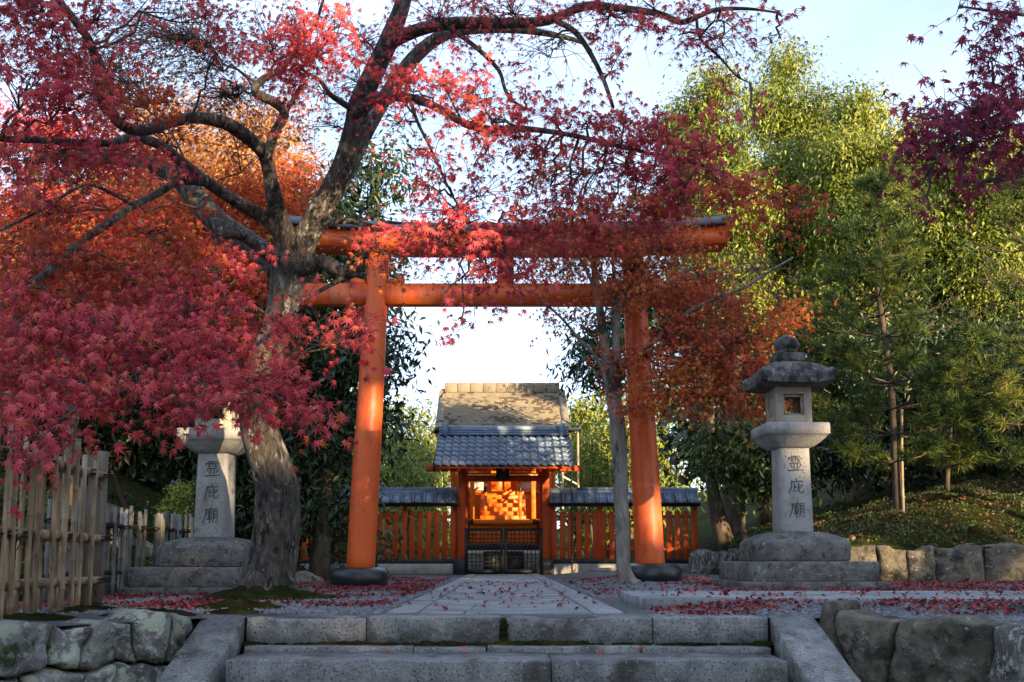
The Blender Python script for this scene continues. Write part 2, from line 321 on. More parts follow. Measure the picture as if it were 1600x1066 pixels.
WIDE = (np.array([(0, -.5, 0), (.34, 0, .08), (0, .5, -.08), (-.34, 0, .08)]), [(0, 1, 2), (0, 2, 3)])
NEEDLE = (np.array([(-.012, 0, 0), (.012, 0, 0), (0, 1, 0)]), [(0, 1, 2)])
def unit(a): return a / (np.linalg.norm(a, axis=-1, keepdims=True) + 1e-9)
def frames(nrm, tip):
    z = unit(nrm); y = unit(tip - z * np.sum(tip * z, 1, keepdims=True)); x = np.cross(y, z); return np.stack([x, y, z], 1)
def leaf_object(name, pos, nrm, tip, size, tmpl, mat, parent, kind=None):
    tv, tf = tmpl; Fm = frames(nrm, tip); n = len(pos); k = len(tv)
    V = np.einsum('vk,nkj->nvj', tv, Fm) * size[:, None, None] + pos[:, None, :]
    fa = np.array(tf); idx = fa[None] + (np.arange(n) * k)[:, None, None]
    o0 = ORG[parent.name] if parent is not None else np.zeros(3)
    me = arrays_mesh(name, V.reshape(-1, 3) - o0, idx, np.full(n * len(tf), fa.shape[1]))
    o = finish(name, me, mat, parent, False, o0)
    if kind: o['kind'] = kind
    return o
def rv(n, rng=RNG): return unit(rng.normal(size=(n, 3)))

# beam kept open between the tree crowns: the low sun reaches the shrine front (real gap in the foliage)
def in_beam(p, half=1.5, z0=.9, z1=3.1):
    d = (p[:, 1] - 24.0) / LDIR[1]; x = p[:, 0] - LDIR[0] * d; z = p[:, 2] - LDIR[2] * d
    return (np.abs(x) < half) & (z > z0) & (z < z1) & (d > 0)

# ================================================================== SETTING
def sstep(t): t = np.clip(t, 0, 1); return t * t * (3 - 2 * t)
FRONT = [(-120, -45), (-3.45, -45), (-3.3, 3.0), (-2.72, 4.75), (-1.80, 6.02), (1.86, 6.02), (2.70, 4.80), (3.3, 3.0), (3.45, -45), (120, -45)]
def Yfront(x): return float(np.interp(x, [p[0] for p in FRONT], [p[1] for p in FRONT]))
def xwall(Y): return np.where(Y < 20, 3.75 + (20 - Y) * .068, 4.7)
def hcourt(x, Y): return .06 * sstep((x - .95) / .8) * sstep((Y - 6.1) / .9)
def hterr(x, Y):
    dR = np.minimum(x - xwall(Y), Y - 12.62); zr = np.where(dR > 0, .46 + 3.6 * (1 - np.exp(-.10 * np.maximum(dR, 0))) + .22 * np.clip(dR - 5, 0, 14) + .05 * fbm(np.stack([x, Y, x * 0], -1), .9), 0)
    dL = -3.98 - x; fl = sstep((Y - 6.5) / 3)
    zl = np.where(dL > 0, fl * (.75 * dL / (1 + .17 * dL) + .2 * np.clip(dL - 3, 0, 14) + .07 * fbm(np.stack([x, Y, x * 0], -1), 1.1) * np.clip(dL, 0, 1)), 0)
    return hcourt(x, Y) - .03 + zr + np.maximum(zl, 0) + .02 * np.maximum(Y - 27, 0)
def grid_sheet(name, xs, yfun, zf, mat, kind, ny=90, pw=1.0):
    V = []; ys = np.linspace(0, 1, ny) ** pw
    for x in xs:
        a, b = yfun(x); Y = a + (b - a) * ys; V.append(np.column_stack([np.full(ny, x), Y, zf(np.full(ny, x), Y)]))
    V = np.concatenate(V); f = []
    for i in range(len(xs) - 1):
        for j in range(ny - 1): a = i * ny + j; f.append((a, a + ny, a + ny + 1, a + 1))
    mb = MB(); mb.add(V, f); o = mb.build(name, mat, smooth=True, loc=(0, 0, 0)); o['kind'] = kind; return o
mb = MB(); mb.add([(-300, -200, -1.15), (300, -200, -1.15), (300, 400, -1.15), (-300, 400, -1.15)], [(0, 1, 2, 3)])
mb.build('ground', 'gravel', loc=(0, 0, 0))['kind'] = 'structure'
xs = sorted(set([p[0] for p in FRONT] + list(np.round(np.arange(-14, 14.01, .25), 2)) + [-80, -50, -35, -25, -18, 18, 25, 35, 50, 80] + [-3.98, 3.74, 3.76, 4.24, 4.26]))
grid_sheet('terrain', xs, lambda x: (Yfront(x) if abs(x) < 3.5 else -45, 200), hterr, 'moss', 'structure', 340, 1.0) if False else None
def tY(x):
    a = Yfront(x); return np.concatenate([np.linspace(a, 6.0, 12)[:-1] if a < 5.9 else np.linspace(a, a + .1, 12)[:-1], np.arange(6.2 if a < 5.9 else a + .15, 12.5, .35)[:18], np.linspace(12.58, 12.66, 3), np.linspace(12.8, 30, 70), np.geomspace(31, 220, 16)])
cols = [tY(x) for x in xs]; ny = min(len(c) for c in cols); cols = [np.concatenate([c[:11], np.linspace(c[11], 12.5, ny - 11 - 89), c[-89:]]) for c in cols]
V = np.concatenate([np.column_stack([np.full(len(c), x), c, hterr(np.full(len(c), x), c)]) for x, c in zip(xs, cols)]); f = []
for i in range(len(xs) - 1):
    for j in range(ny - 1): a = i * ny + j; f.append((a, a + ny, a + ny + 1, a + 1))
mb = MB(); mb.add(V, f); mb.build('hillside', 'moss', smooth=True, loc=(0, 0, 0))['kind'] = 'structure'
def cY(x):
    if x <= 3.75: return 21.6
    return float(np.clip(20 - (x - 3.75) / .068, 12.6, 21.6))
grid_sheet('gravel_court', list(np.arange(-3.95, 12.01, .2)) , lambda x: (Yfront(x), cY(x)), hcourt, 'gravel', 'structure', 60)

# stone steps: top kerb course of three blocks, lower tread slabs, sloping cheek stones
st = thing('stone_steps', (0, 5.3, -1.15), None, None); st['kind'] = 'structure'
def stone_block(name, x0, x1, y0, y1, z0, z1, mat, parent, seed, rough=.006, nx=10, b=.012):
    """long dressed block with slightly uneven faces and softened arrises"""
    mb = MB(); rg = np.random.default_rng(seed)
    prof = [(y0 + b, z1), (y0 + b * .3, z1 - b * .3), (y0, z1 - b), (y0, z0), (y1, z0), (y1, z1)]
    V = []; m = len(prof)
    for i in range(nx + 1):
        x = x0 + (x1 - x0) * i / nx
        for k, (y, z) in enumerate(prof):
            p = np.array([x, y, z]); d = fbm(p * np.array([1, 2, 2]), 4.0, seed) * rough
            V.append(p + np.array([0, d if k < 4 else 0, d * .7 if (k < 3 or k == 5) else 0]))
    f = [(i * m + k, i * m + (k + 1) % m, (i + 1) * m + (k + 1) % m, (i + 1) * m + k) for i in range(nx) for k in range(m)]
    f.append(tuple(range(m))[::-1]); f.append(tuple(nx * m + k for k in range(m)))
    V = np.array(V); c = V.mean(0); mb.add(V, fixn(V, f, c)); return mb.build(name, mat, parent)
X0, X1 = -1.52, 1.57
for i, (a, b_) in enumerate([(X0, -.815), (-.807, -.012), (.020, .885), (.893, X1)]):
    stone_block('kerb_stone', a, b_, 6.0, 6.42, -.18, .004 * (i % 2), 'step_stone', st, 11 + i)
for i, (a, b_) in enumerate([(X0 + .03, -.52), (-.512, -.10), (-.09, .79), (.80, X1 - .03)]):
    stone_block('tread_stone', a, b_, 5.835, 6.04, -.40, -.152 - .005 * (i % 2), 'step_stone', st, 31 + i)
for i, (a, b_) in enumerate([(X0 + .06, .25), (.258, X1 - .07)]):
    stone_block('tread_stone', a, b_, 5.36, 5.825, -.50, -.180 - .004 * i, 'step_stone', st, 51 + i, .008)
for k in range(1, 5):
    for i, (a, b_) in enumerate([(X0 + .06, -.2 + .1 * k), (-.19 + .1 * k, X1 - .07)]):
        stone_block('tread_stone', a, b_, 5.36 - .5 * k, 5.37 - .5 * k + .5, -1.16, -.19 - .2 * k, 'step_stone', st, 61 + k * 3 + i)
for s, xa, xb in ((-1, -1.80, -1.535), (1, 1.585, 1.86)):
    mb = MB(); n = 8; V = []
    for i in range(n + 1):
        t = i / n; y = 6.06 - 2.5 * t; z = .016 - .37 * 2.5 * t
        w = .004 * math.sin(i * 2.1 + s)
        for (x, zz) in ((xa, z - .35), (xa + w, z - .012), (xa + .012 + w, z), (xb - .012 + w, z), (xb + w, z - .012), (xb, z - .35)): V.append((x, y, zz))
    f = [(i * 6 + k, i * 6 + (k + 1) % 6, (i + 1) * 6 + (k + 1) % 6, (i + 1) * 6 + k) for i in range(n) for k in range(6)] + [tuple(range(6)), tuple(n * 6 + k for k in range(6))]
    V = np.array(V); mb.add(V, fixn(V, f, V.mean(0))); mb.build('cheek_stone', 'step_stone', st)
mb = MB()                                                   # moss along the foot of the kerb course
for i in range(260):
    x = RNG.uniform(X0, X1); q = .012 + .02 * RNG.random() * (1 + (fbm(np.array([x, 0, 0.]), 3) > .2))
    v, f_ = lathe([(q, 0), (q * .75, q * .45), (.001, q * .6)], (x, 5.985 - .5 * q + RNG.uniform(-.008, .012), -.156), 6, False); mb.add(v, f_)
for i in range(70):
    v, f_ = lathe([(.02, 0), (.014, .012), (.001, .016)], (.004 + RNG.normal() * .006, 5.985 + RNG.uniform(0, .03), -.165 + RNG.uniform(0, .15)), 6, False); mb.add(v, f_)
o = mb.build('moss', 'moss', st, smooth=True); o['kind'] = 'stuff'

# main stone path: long border stones and transverse slabs
pth = thing('stone_path', (0, 6.4, 0), None, None); pth['kind'] = 'structure'
for s in (-1, 1):
    y = 6.43; i = 0
    while y < 21.2:
        ln = RNG.uniform(1.1, 1.9); mb = MB(); mb.add(*cbox((s * .66 + .012, y + ln / 2, -.022), (.19, ln - .012, .075), .006)); mb.build('border_stone', 'path_stone', pth); y += ln; i += 1
y = 6.43
while y < 21.2:
    ln = RNG.uniform(.30, .46); j = RNG.uniform(-.35, .35)
    for a, b_ in ((-.548, j), (j, .572)):
        mb = MB(); mb.add(*cbox(((a + b_) / 2, y + ln / 2, -.026 + RNG.uniform(-.003, .003)), (b_ - a - .010, ln - .012, .07), .006)); mb.build('slab', 'path_stone', pth)
    y += ln
# cross path running off to the right
cp = thing('cross_path', (4, 7.7, 0), None, None); cp['kind'] = 'structure'
x = .98
while x < 11:
    ln = RNG.uniform(.7, 1.3)
    for (a, b_) in ((6.95, 7.15), (7.16, 7.72), (7.73, 8.28), (8.29, 8.45)):
        mb = MB(); j = RNG.uniform(-.2, .2) * (a > 7.1 and a < 8.5); mb.add(*cbox((x + ln / 2 + (j if x > 1.2 else 0) * 0, (a + b_) / 2, .034 + RNG.uniform(-.003, .003)), (ln - .012, b_ - a, .09), .008)); mb.build('slab', 'path_stone', cp)
    x += ln

# irregular masonry: stones share wandering joints; each is a bulged polygonal block
def masonry(name, A, B, ztop, zbot, rows, wmean, mat, label, depth=.28, seed=3, bulge=.05, gap=.012, toprough=.03, mats=None, rowh=None, slant=.10, nrm=None):
    rg = np.random.default_rng(seed); A = np.array(A, float); B = np.array(B, float); ln = np.linalg.norm(B - A); e = (B - A) / ln
    nv = np.array([e[1], -e[0]]) if nrm is None else np.array(nrm, float)
    w = thing(name, (*( (A + B) / 2), zbot), label, 'wall')
    hs = rowh or [1 / rows] * rows; lev = [0] + list(np.cumsum(hs) / sum(hs)); H = ztop - zbot
    def bnd(k, u): return zbot + H * lev[k] + (0 if k == 0 else toprough * fbm(np.array([u * 2.2, k * 3.1, seed]), 2.0, seed) + (.02 if k == rows else 0) * math.sin(u * 9 + seed))
    def W3(u, z, d): p = A + e * u + nv * d; return np.array([p[0], p[1], z])
    for k in range(rows):
        js = [0.0]; u = -rg.uniform(0, .5) * wmean
        while True:
            u += wmean * rg.uniform(.6, 1.5)
            if u > ln - wmean * .35: break
            if u > .08: js.append(u)
        js.append(ln); sl = [0] + [rg.uniform(-slant, slant) for _ in js[1:-1]] + [0]
        for i in range(len(js) - 1):
            g = gap * .5; ub0, ub1 = js[i] + g - sl[i] / 2, js[i + 1] - g - sl[i + 1] / 2; ut0, ut1 = js[i] + g + sl[i] / 2, js[i + 1] - g + sl[i + 1] / 2
            poly = [(ub0 + (ub1 - ub0) * t, bnd(k, ub0 + (ub1 - ub0) * t) + g) for t in np.linspace(0, 1, 11)[:-1]]
            jr = lambda u0, u1, z0, z1: [(u0 + (u1 - u0) * t, z0 + (z1 - z0) * t) for t in np.linspace(0, 1, 7)[:-1]]
            poly += jr(ub1, ut1, bnd(k, ub1) + g, bnd(k + 1, ut1) - g)
            crown = (.035 * rg.uniform(-.4, 1) if k == rows - 1 else 0)
            poly += [(ut1 + (ut0 - ut1) * t, bnd(k + 1, ut1 + (ut0 - ut1) * t) - g + crown * math.sin(math.pi * t) ** .5) for t in np.linspace(0, 1, 11)[:-1]]
            poly += jr(ut0, ub0, bnd(k + 1, ut0) - g, bnd(k, ub0) + g)
            P = np.array(poly); C = P.mean(0); n = len(P); V = []; sd = rg.integers(1e4); bl = bulge * rg.uniform(.5, 1.3)
            P = C + (P - C) * (1 - .035 * np.clip(np.abs(fbm(np.column_stack([P, P[:, 0] * 0]), 6, sd)), 0, 1))[:, None]
            for sc, d in ((1, -depth), (1, -.02), (.965, bl * .5), (.88, bl * .8), (.72, bl * .92), (.5, bl * .98), (.25, bl)):
                for q in P:
                    z = C + (q - C) * sc; nz_ = fbm(np.array([z[0], z[1], d]), 6, sd); dd = d + (d > -.015) * (.026 * nz_ + .010 * (np.round(nz_ * 2.2) / 2.2) - .014 * abs(fbm(np.array([z[0], z[1], d]), 15, sd + 3))); V.append(W3(z[0], z[1], dd))
            V.append(W3(C[0], C[1], bl * 1.02 + .01 * fbm(np.array([C[0], C[1], 0]), 7, sd)))
            f = []
            for r_ in range(6):
                for q in range(n): f.append((r_ * n + q, r_ * n + (q + 1) % n, (r_ + 1) * n + (q + 1) % n, (r_ + 1) * n + q))
            for q in range(n): f.append((6 * n + q, 6 * n + (q + 1) % n, 7 * n))
            f.append(tuple(range(n))[::-1]); V = np.array(V)
            mb = MB(); cc = W3(C[0], C[1], -depth / 2); mb.add(V, fixn(V, f, cc)); mb.build('stone', (rg.choice(mats) if mats else mat), w, smooth=True)
    mb = MB(); V = [W3(0, zbot, -.05), W3(ln, zbot, -.05), W3(ln, ztop - .05, -.05), W3(0, ztop - .05, -.05), W3(0, zbot, -depth - .02), W3(ln, zbot, -depth - .02), W3(ln, ztop - .05, -depth - .02), W3(0, ztop - .05, -depth - .02)]
    V = np.array(V); mb.add(V, fixn(V, [(0, 1, 2, 3), (4, 5, 6, 7), (0, 1, 5, 4), (3, 2, 6, 7), (0, 3, 7, 4), (1, 2, 6, 5)], V.mean(0))); mb.build('core', 'earth', w)
    return w
masonry('retaining_wall', (-1.84, 5.99), (-2.70, 4.76), .015, -1.13, 4, .27, 'wall_stone', 'lichen-covered rubble stone retaining wall below the near bamboo fence', seed=5, slant=.12, nrm=(.82, -.57), rowh=[1, 1, .9, .8])
masonry('retaining_wall', (-2.71, 4.72), (-3.28, 3.0), .0, -1.13, 3, .34, 'wall_stone', 'lichen-covered rubble wall continuing towards the lower steps under the bamboo fence', seed=9, nrm=(.95, -.31))
masonry('retaining_wall', (1.90, 5.97), (2.68, 4.84), .03, -1.13, 3, .42, 'wall_stone_dark', 'dark streaked stone retaining wall beside the right cheek of the steps', mats=['wall_stone_dark', 'wall_stone_dark', 'wall_stone_tan'], seed=14, slant=.14, nrm=(-.82, -.57), rowh=[1, 1, 1.25])
masonry('retaining_wall', (2.69, 4.80), (3.28, 3.0), -.01, -1.13, 3, .40, 'wall_stone_dark', 'dark stone retaining wall continuing beyond the streaked blocks by the steps', seed=17, nrm=(-.95, -.31))
masonry('hillside_wall', (4.25, 12.50), (9.5, 12.30), .50, .02, 1, .50, 'wall_stone_tan', 'low tan boulder wall holding the mossy slope beside the stone lantern', seed=23, bulge=.03, slant=.04, toprough=.035, nrm=(0, -1))
masonry('hillside_wall', (3.72, 19.9), (4.2, 12.7), .46, .02, 1, .30, 'wall_stone_dark', 'low wall of thin upright stones leading from lantern back to shrine fence', seed=27, bulge=.04, slant=.05, nrm=(-1, -.07))

# ================================================================== TORII
TY = 12.7; k = K(TY)
xc = Xat(790, 880, TY)
tr = thing('torii_gate', (xc, TY, 0), 'tall vermilion torii gate with black drum bases straddling the stone path', 'torii')
hb = 224 * k; ht = 203.5 * TY / F * 1.0; zb = Zat(886, TY); zt = Zat(389, TY)
for s in (-1, 1):
    yb = 0 if s < 0 else .05
    mb = MB(); n = 14; pts = []; rr = []
    for i in range(n + 1):
        t = i / n; pts.append((xc + s * (hb + (ht - hb) * t), TY, .05 + (zt - .05) * t)); rr.append(.182 - .046 * t + .010 * math.sin(math.pi * t))
    mb.add(*tube(pts, rr, 32)); mb.build('pillar', 'vermilion', tr, smooth=True)
    mb = MB(); mb.add(*lathe([(.33, 0), (.365, .03), (.372, .10), (.365, .17), (.33, .215), (.27, .235), (.19, .238)], (xc + s * (hb + .012), TY, yb), 36)); mb.build('base_drum', 'black_lacquer', tr, smooth=True)
def beam(half, zc, hgt, dep, rise, nx, endslope=0, yo=0, pw=2.6, zrise_top=0):
    V = []; f = []
    for i in range(nx + 1):
        u = -1 + 2 * i / nx; x = xc + u * half; r_ = rise * abs(u) ** pw; tz = r_ + zrise_top * abs(u) ** pw
        for (sy, sz) in ((-1, -1), (1, -1), (1, 1), (-1, 1)):
            V.append((x + (endslope * u if sz > 0 and abs(u) == 1 else 0), TY + yo + sy * dep / 2, zc + (r_ if sz < 0 else tz) + sz * hgt / 2))
    for i in range(nx):
        for q in range(4): f.append((i * 4 + q, i * 4 + (q + 1) % 4, (i + 1) * 4 + (q + 1) % 4, (i + 1) * 4 + q))
    f.append((0, 1, 2, 3)); f.append(tuple(nx * 4 + q for q in range(4))); V = np.array(V); return V, fixn2(V, f)
def fixn2(V, f):
    r = []
    for q in f:
        p = V[list(q)]; c = np.array([p[:, 0].mean(), V[:, 1].mean(), 0]); n = np.cross(p[1] - p[0], p[2] - p[0]); m = p.mean(0)
        near = V[np.abs(V[:, 0] - m[0]) < .6]; c[2] = near[:, 2].mean()
        d = m - c; r.append(q if np.dot(n, d) >= 0 else q[::-1])
    return r
zk0, zk1 = Zat(389, TY - .2), Zat(364, TY - .2)
halfk = (1143 - 790) * TY / F
mb = MB(); mb.add(*beam(halfk, (zk0 + zk1) / 2, zk1 - zk0, .40, .085, 24, .04, zrise_top=.03)); mb.build('top_lintel', 'vermilion', tr)
# sloped dark cap
V = []; f = []; nx = 28; prof = [(-.27, 0), (-.27, .03), (0, .20), (.27, .03), (.27, 0)]
for i in range(nx + 1):
    u = -1 + 2 * i / nx; x = xc + u * (halfk + .08); r_ = .115 * abs(u) ** 2.6
    for y, z in prof: V.append((x, TY + y, zk1 + .002 + r_ + z))
for i in range(nx):
    for q in range(5): f.append((i * 5 + q, i * 5 + (q + 1) % 5, (i + 1) * 5 + (q + 1) % 5, (i + 1) * 5 + q))
f += [(0, 1, 2, 3, 4), tuple(nx * 5 + q for q in range(5))]; V = np.array(V)
mb = MB(); mb.add(V, fixn2(V, f)); mb.build('lintel_cap', 'dark_copper', tr)
zn0, zn1 = Zat(475, TY - .08), Zat(443, TY - .08); halfn = (1122 - 790) * TY / F
mb = MB(); mb.add(*beam(halfn, (zn0 + zn1) / 2, zn1 - zn0, .17, 0, 2)); mb.build('tie_beam', 'vermilion', tr)
for s in (-1, 1):
    for q in (-1, 1):
        mb = MB(); x0 = xc + s * (ht + .012) + q * .14; x1 = x0 + q * .21; a, b_ = min(x0, x1), max(x0, x1); V = []
        for y in (-.07, .07): V += [(x0, TY + y, zn1 + .001), (x1, TY + y, zn1 + .001), (x1, TY + y, zn1 + .10), (x0, TY + y, zn1 + .045)]
        V = np.array(V); mb.add(V, fixn(V, [(0, 1, 2, 3), (4, 5, 6, 7), (0, 1, 5, 4), (1, 2, 6, 5), (2, 3, 7, 6), (3, 0, 4, 7)], V.mean(0))); mb.build('wedge', 'vermilion', tr)
mb = MB(); mb.add(*cbox((xc, TY, (zn1 + zk0) / 2), (.22, .15, zk0 - zn1 - .004), .008)); mb.build('centre_strut', 'vermilion', tr)

# ================================================================== STONE LANTERNS
STROKES = {
 'rei': [[(1, 8.6), (.8, 7.3)], [(1, 8.6), (9.2, 8.8), (8.6, 7.6)], [(2.4, 9.7), (7.8, 9.8)], [(5, 9.7), (5, 6.4)], [(2.5, 7.9), (3.8, 7.5)], [(2.4, 6.9), (3.8, 6.5)], [(6.3, 7.9), (7.6, 7.5)], [(6.3, 6.9), (7.7, 6.5)],
         [(1.6, 5.4), (8.4, 5.7)], [(4, 5.5), (3.9, 1.2)], [(6, 5.6), (6.1, 1.2)], [(2, 4.4), (2.9, 2.6)], [(8.2, 4.5), (7.2, 2.7)], [(.3, 1.0), (9.7, 1.3)]],
 'hi': [[(5, 9.9), (5.5, 8.9)], [(1.8, 8.2), (9.3, 8.6)], [(2.2, 8.2), (1.9, 5), (.1, .8)], [(3.7, 6.7), (3.6, 2), (5.2, 3.1)], [(3.7, 4.8), (5.2, 5.1)], [(8.5, 6.2), (6.5, 4.9)], [(6.3, 7.1), (6.3, 2.6), (7, 1.6), (8.9, 1.7), (9.4, 3.2)]],
 'byo': [[(5, 9.9), (5.4, 9.1)], [(1.8, 8.6), (9.3, 9.0)], [(2.2, 8.6), (1.8, 5), (0, .4)], [(3.3, 7.3), (5.8, 7.5)], [(4.5, 8.2), (4.5, 6.5)], [(3.6, 6.3), (3.6, 3.9)], [(3.6, 6.3), (5.6, 6.4), (5.5, 3.9)], [(3.6, 5.1), (5.5, 5.1)], [(3.6, 4), (5.5, 4)], [(2.9, 2.8), (6, 3.1)], [(4.5, 3.9), (4.4, .4)],
         [(6.9, 7.7), (6.8, 3.2), (6.1, .9)], [(6.9, 7.6), (9, 7.8), (8.9, .7), (8.1, 1.3)], [(6.9, 5.7), (8.9, 5.8)], [(6.8, 3.9), (8.9, 4)]]}
def glyph(mb, key, cx, cz, size, y):
    for s_ in STROKES[key]:
        P = np.array(s_); P = (P - 5) / 10 * size + np.array([cx, cz])
        d = np.diff(P, axis=0); n = len(P); w = size * (.043 if key == 'rei' else .049) * np.linspace(1.15, .62, n); Lf = []; Rt = []
        for i in range(n):
            t = d[min(i, n - 2)] if i in (0, n - 1) else d[i] / np.linalg.norm(d[i]) + d[i - 1] / np.linalg.norm(d[i - 1])
            t = t / np.linalg.norm(t); nn = np.array([-t[1], t[0]]); e = t * w[i] * (-.6 if i == 0 else (.5 if i == n - 1 else 0))
            Lf.append(P[i] + nn * w[i] + e); Rt.append(P[i] - nn * w[i] + e)
        V = [(p[0], y, p[1]) for p in Lf] + [(p[0], y, p[1]) for p in Rt]
        f = [(i, i + 1, n + i + 1, n + i) for i in range(n - 1)]; mb.add(np.array(V), [q if np.cross(np.array(V[q[1]]) - V[q[0]], np.array(V[q[2]]) - V[q[0]])[1] < 0 else q[::-1] for q in f])
def lantern(cx, cy, z0, rz, label, seed):
    t = thing('stone_lantern', (cx, cy, z0), label, 'lantern', 'pair of inscribed stone lanterns')
    q = K(cy - .15)
    def put(mb, name, mat, parent=t, smooth=False):
        V = mb.verts(); V2 = (V - np.array([cx, cy, 0])) @ rotz(rz).T + np.array([cx, cy, 0]); mb.v = [V2]; return mb.build(name, mat, parent, smooth)
    def rough(v, a, s=6): d = fbm(v, s, seed)[:, None] * a; c = np.array([cx, cy, v[:, 2].mean()]); return v + unit(v - c) * d
    z = z0
    mb = MB(); v, f = cbox((cx, cy, z + .03), (1.40, 1.40, .09), .012); mb.add(v, f); put(mb, 'ground_slab', 'granite_old')
    z1 = z + .076
    mb = MB(); v, f = sqlathe([(.62, 0), (.625, .01), (.625, .175), (.61, .19), (.5, .19)], (cx, cy, z1), 10); mb.add(rough(v, .006), f); put(mb, 'lower_base', 'granite_old')
    z2 = z1 + .192
    mb = MB(); v, f = sqlathe([(.452, 0), (.46, .015), (.46, .165), (.448, .195), (.41, .228), (.34, .262), (.26, .285), (.19, .297), (.05, .297)], (cx, cy, z2), 10)
    x, y = v[:, 0] - cx, v[:, 1] - cy; pw = 11; sc = np.maximum(np.abs(x), np.abs(y)) / ((np.abs(x) ** pw + np.abs(y) ** pw) ** (1 / pw) + 1e-9)
    v[:, 0] = cx + x * sc; v[:, 1] = cy + y * sc; mb.add(rough(v, .008), f); put(mb, 'mound_base', 'granite_old', smooth=True)
    z3 = z2 + .292; hs = .86
    mb = MB(); v, f = sqlathe([(.158, 0), (.162, .012), (.15, hs - .01), (.149, hs)], (cx, cy, z3), 6); mb.add(rough(v, .0012, 9), f); sh = put(mb, 'shaft', 'granite')
    yf = cy - .1615
    for i, g in enumerate(('rei', 'hi', 'byo')): mb = MB(); glyph(mb, g, cx + .006, z3 + .69 - i * .235, .165, yf - .002); mb.v = [np.column_stack([q_[:, 0], cy - .162 + .0125 * (q_[:, 2] - z3) / hs - .0025, q_[:, 2]]) for q_ in mb.v]; put(mb, 'character', 'engraving', sh)
    z4 = z3 + hs
    mb = MB(); v, f = sqlathe([(.165, 0), (.20, .018), (.245, .055), (.285, .095), (.312, .128), (.318, .130), (.318, .232), (.308, .244), (.15, .246)], (cx, cy, z4 - .004), 8); mb.add(rough(v, .0015, 9), f); put(mb, 'tray', 'granite')
    z5 = z4 + .242; hf = .385; wf = .185; wo = .105; e = wf - wo
    fb = None                                                # firebox: four corner posts, sill and head, window through it
    mb = MB()
    for sx in (-1, 1):
        for sy in (-1, 1): mb.add(*cbox((cx + sx * (wf - e / 2), cy + sy * (wf - e / 2), z5 + hf / 2), (e, e, hf), .006))
    mb.add(*cbox((cx, cy, z5 + .045), (2 * wf - .008, 2 * wf - .008, .088), .005)); mb.add(*cbox((cx, cy, z5 + hf - .04), (2 * wf - .008, 2 * wf - .008, .078), .005))
    fb = put(mb, 'firebox', 'firebox_stone')
    for sx in (-1, 1):                                       # side walls with smaller openings stay solid
        mb = MB(); mb.add(*cbox((cx + sx * (wf - .035), cy, z5 + hf / 2 + .003), (.04, 2 * wo - .004, hf - .172), .004)); put(mb, 'side_panel', 'firebox_stone', fb)
    mb = MB()
    for (dx, dz, sx, sz) in ((-wo + .01, 0, .022, .212), (wo - .01, 0, .022, .212), (0, .096, .17, .02), (0, -.096, .17, .02)): mb.add(*box((cx + dx, cy - wf + .05, z5 + hf / 2 + .003 + dz), (sx, .03, sz)))
    put(mb, 'window_frame', 'firebox_stone', fb)
    z6 = z5 + hf
    def roofring(h, zc, up, n=10):
        o = []
        for i in range(4):
            a, b_ = [(-1, -1), (1, -1), (1, 1), (-1, 1)][i], [(1, -1), (1, 1), (-1, 1), (-1, -1)][i]
            for kk in range(n):
                s_ = kk / n; x, y = a[0] + (b_[0] - a[0]) * s_, a[1] + (b_[1] - a[1]) * s_; c = min(abs(x), abs(y)) ; o.append((cx + h * x, cy + h * y, zc + up * c ** 2.4))
        return o
    rings = [roofring(.15, z6 - .002, 0), roofring(.345, z6 + .004, .018), roofring(.372, z6 + .012, .028), roofring(.38, z6 + .075, .075), roofring(.357, z6 + .105, .068), roofring(.33, z6 + .135, .03), roofring(.30, z6 + .185, -.004), roofring(.265, z6 + .228, -.012), roofring(.20, z6 + .258, -.012), roofring(.10, z6 + .276, 0)]
    V = np.array([p for r_ in rings for p in r_]); m = 40; V = rough(V, .006, 5); mb = MB(); q1 = [(j * m + i, j * m + (i + 1) % m, (j + 1) * m + (i + 1) % m, (j + 1) * m + i) for j in range(9) for i in range(m)]
    for (r0, r1) in ((0, 2), (2, 3), (3, 9)): mb.add(V[r0 * m:(r1 + 1) * m], q1[:(r1 - r0) * m])
    rf = put(mb, 'roof', 'lantern_roof', smooth=True)
    z7 = z6 + .272
    mb = MB(); v, f = sqlathe([(.142, 0), (.148, .015), (.142, .085), (.10, .10), (.05, .10)], (cx, cy, z7), 6); mb.add(rough(v, .004), f); put(mb, 'finial_base', 'lantern_roof', rf)
    mb = MB(); v, f = lathe([(.10, 0), (.105, .025), (.085, .04), (.118, .065), (.13, .10), (.122, .135), (.095, .165), (.05, .19), (.012, .212)], (cx, cy, z7 + .098), 20); mb.add(rough(v, .004), f); put(mb, 'finial_jewel', 'lantern_roof', rf, True)
    return t
lantern(Xat(1250, 830, 10.0), 10.25, .055, R(1.0), 'weathered stone lantern with dark lichened roof standing before the mossy slope', 1)
lantern(Xat(324, 830, 10.0) , 10.25, 0.0, R(-1.5), 'stone lantern half hidden by red maple leaves beside the thick maple trunk', 2)

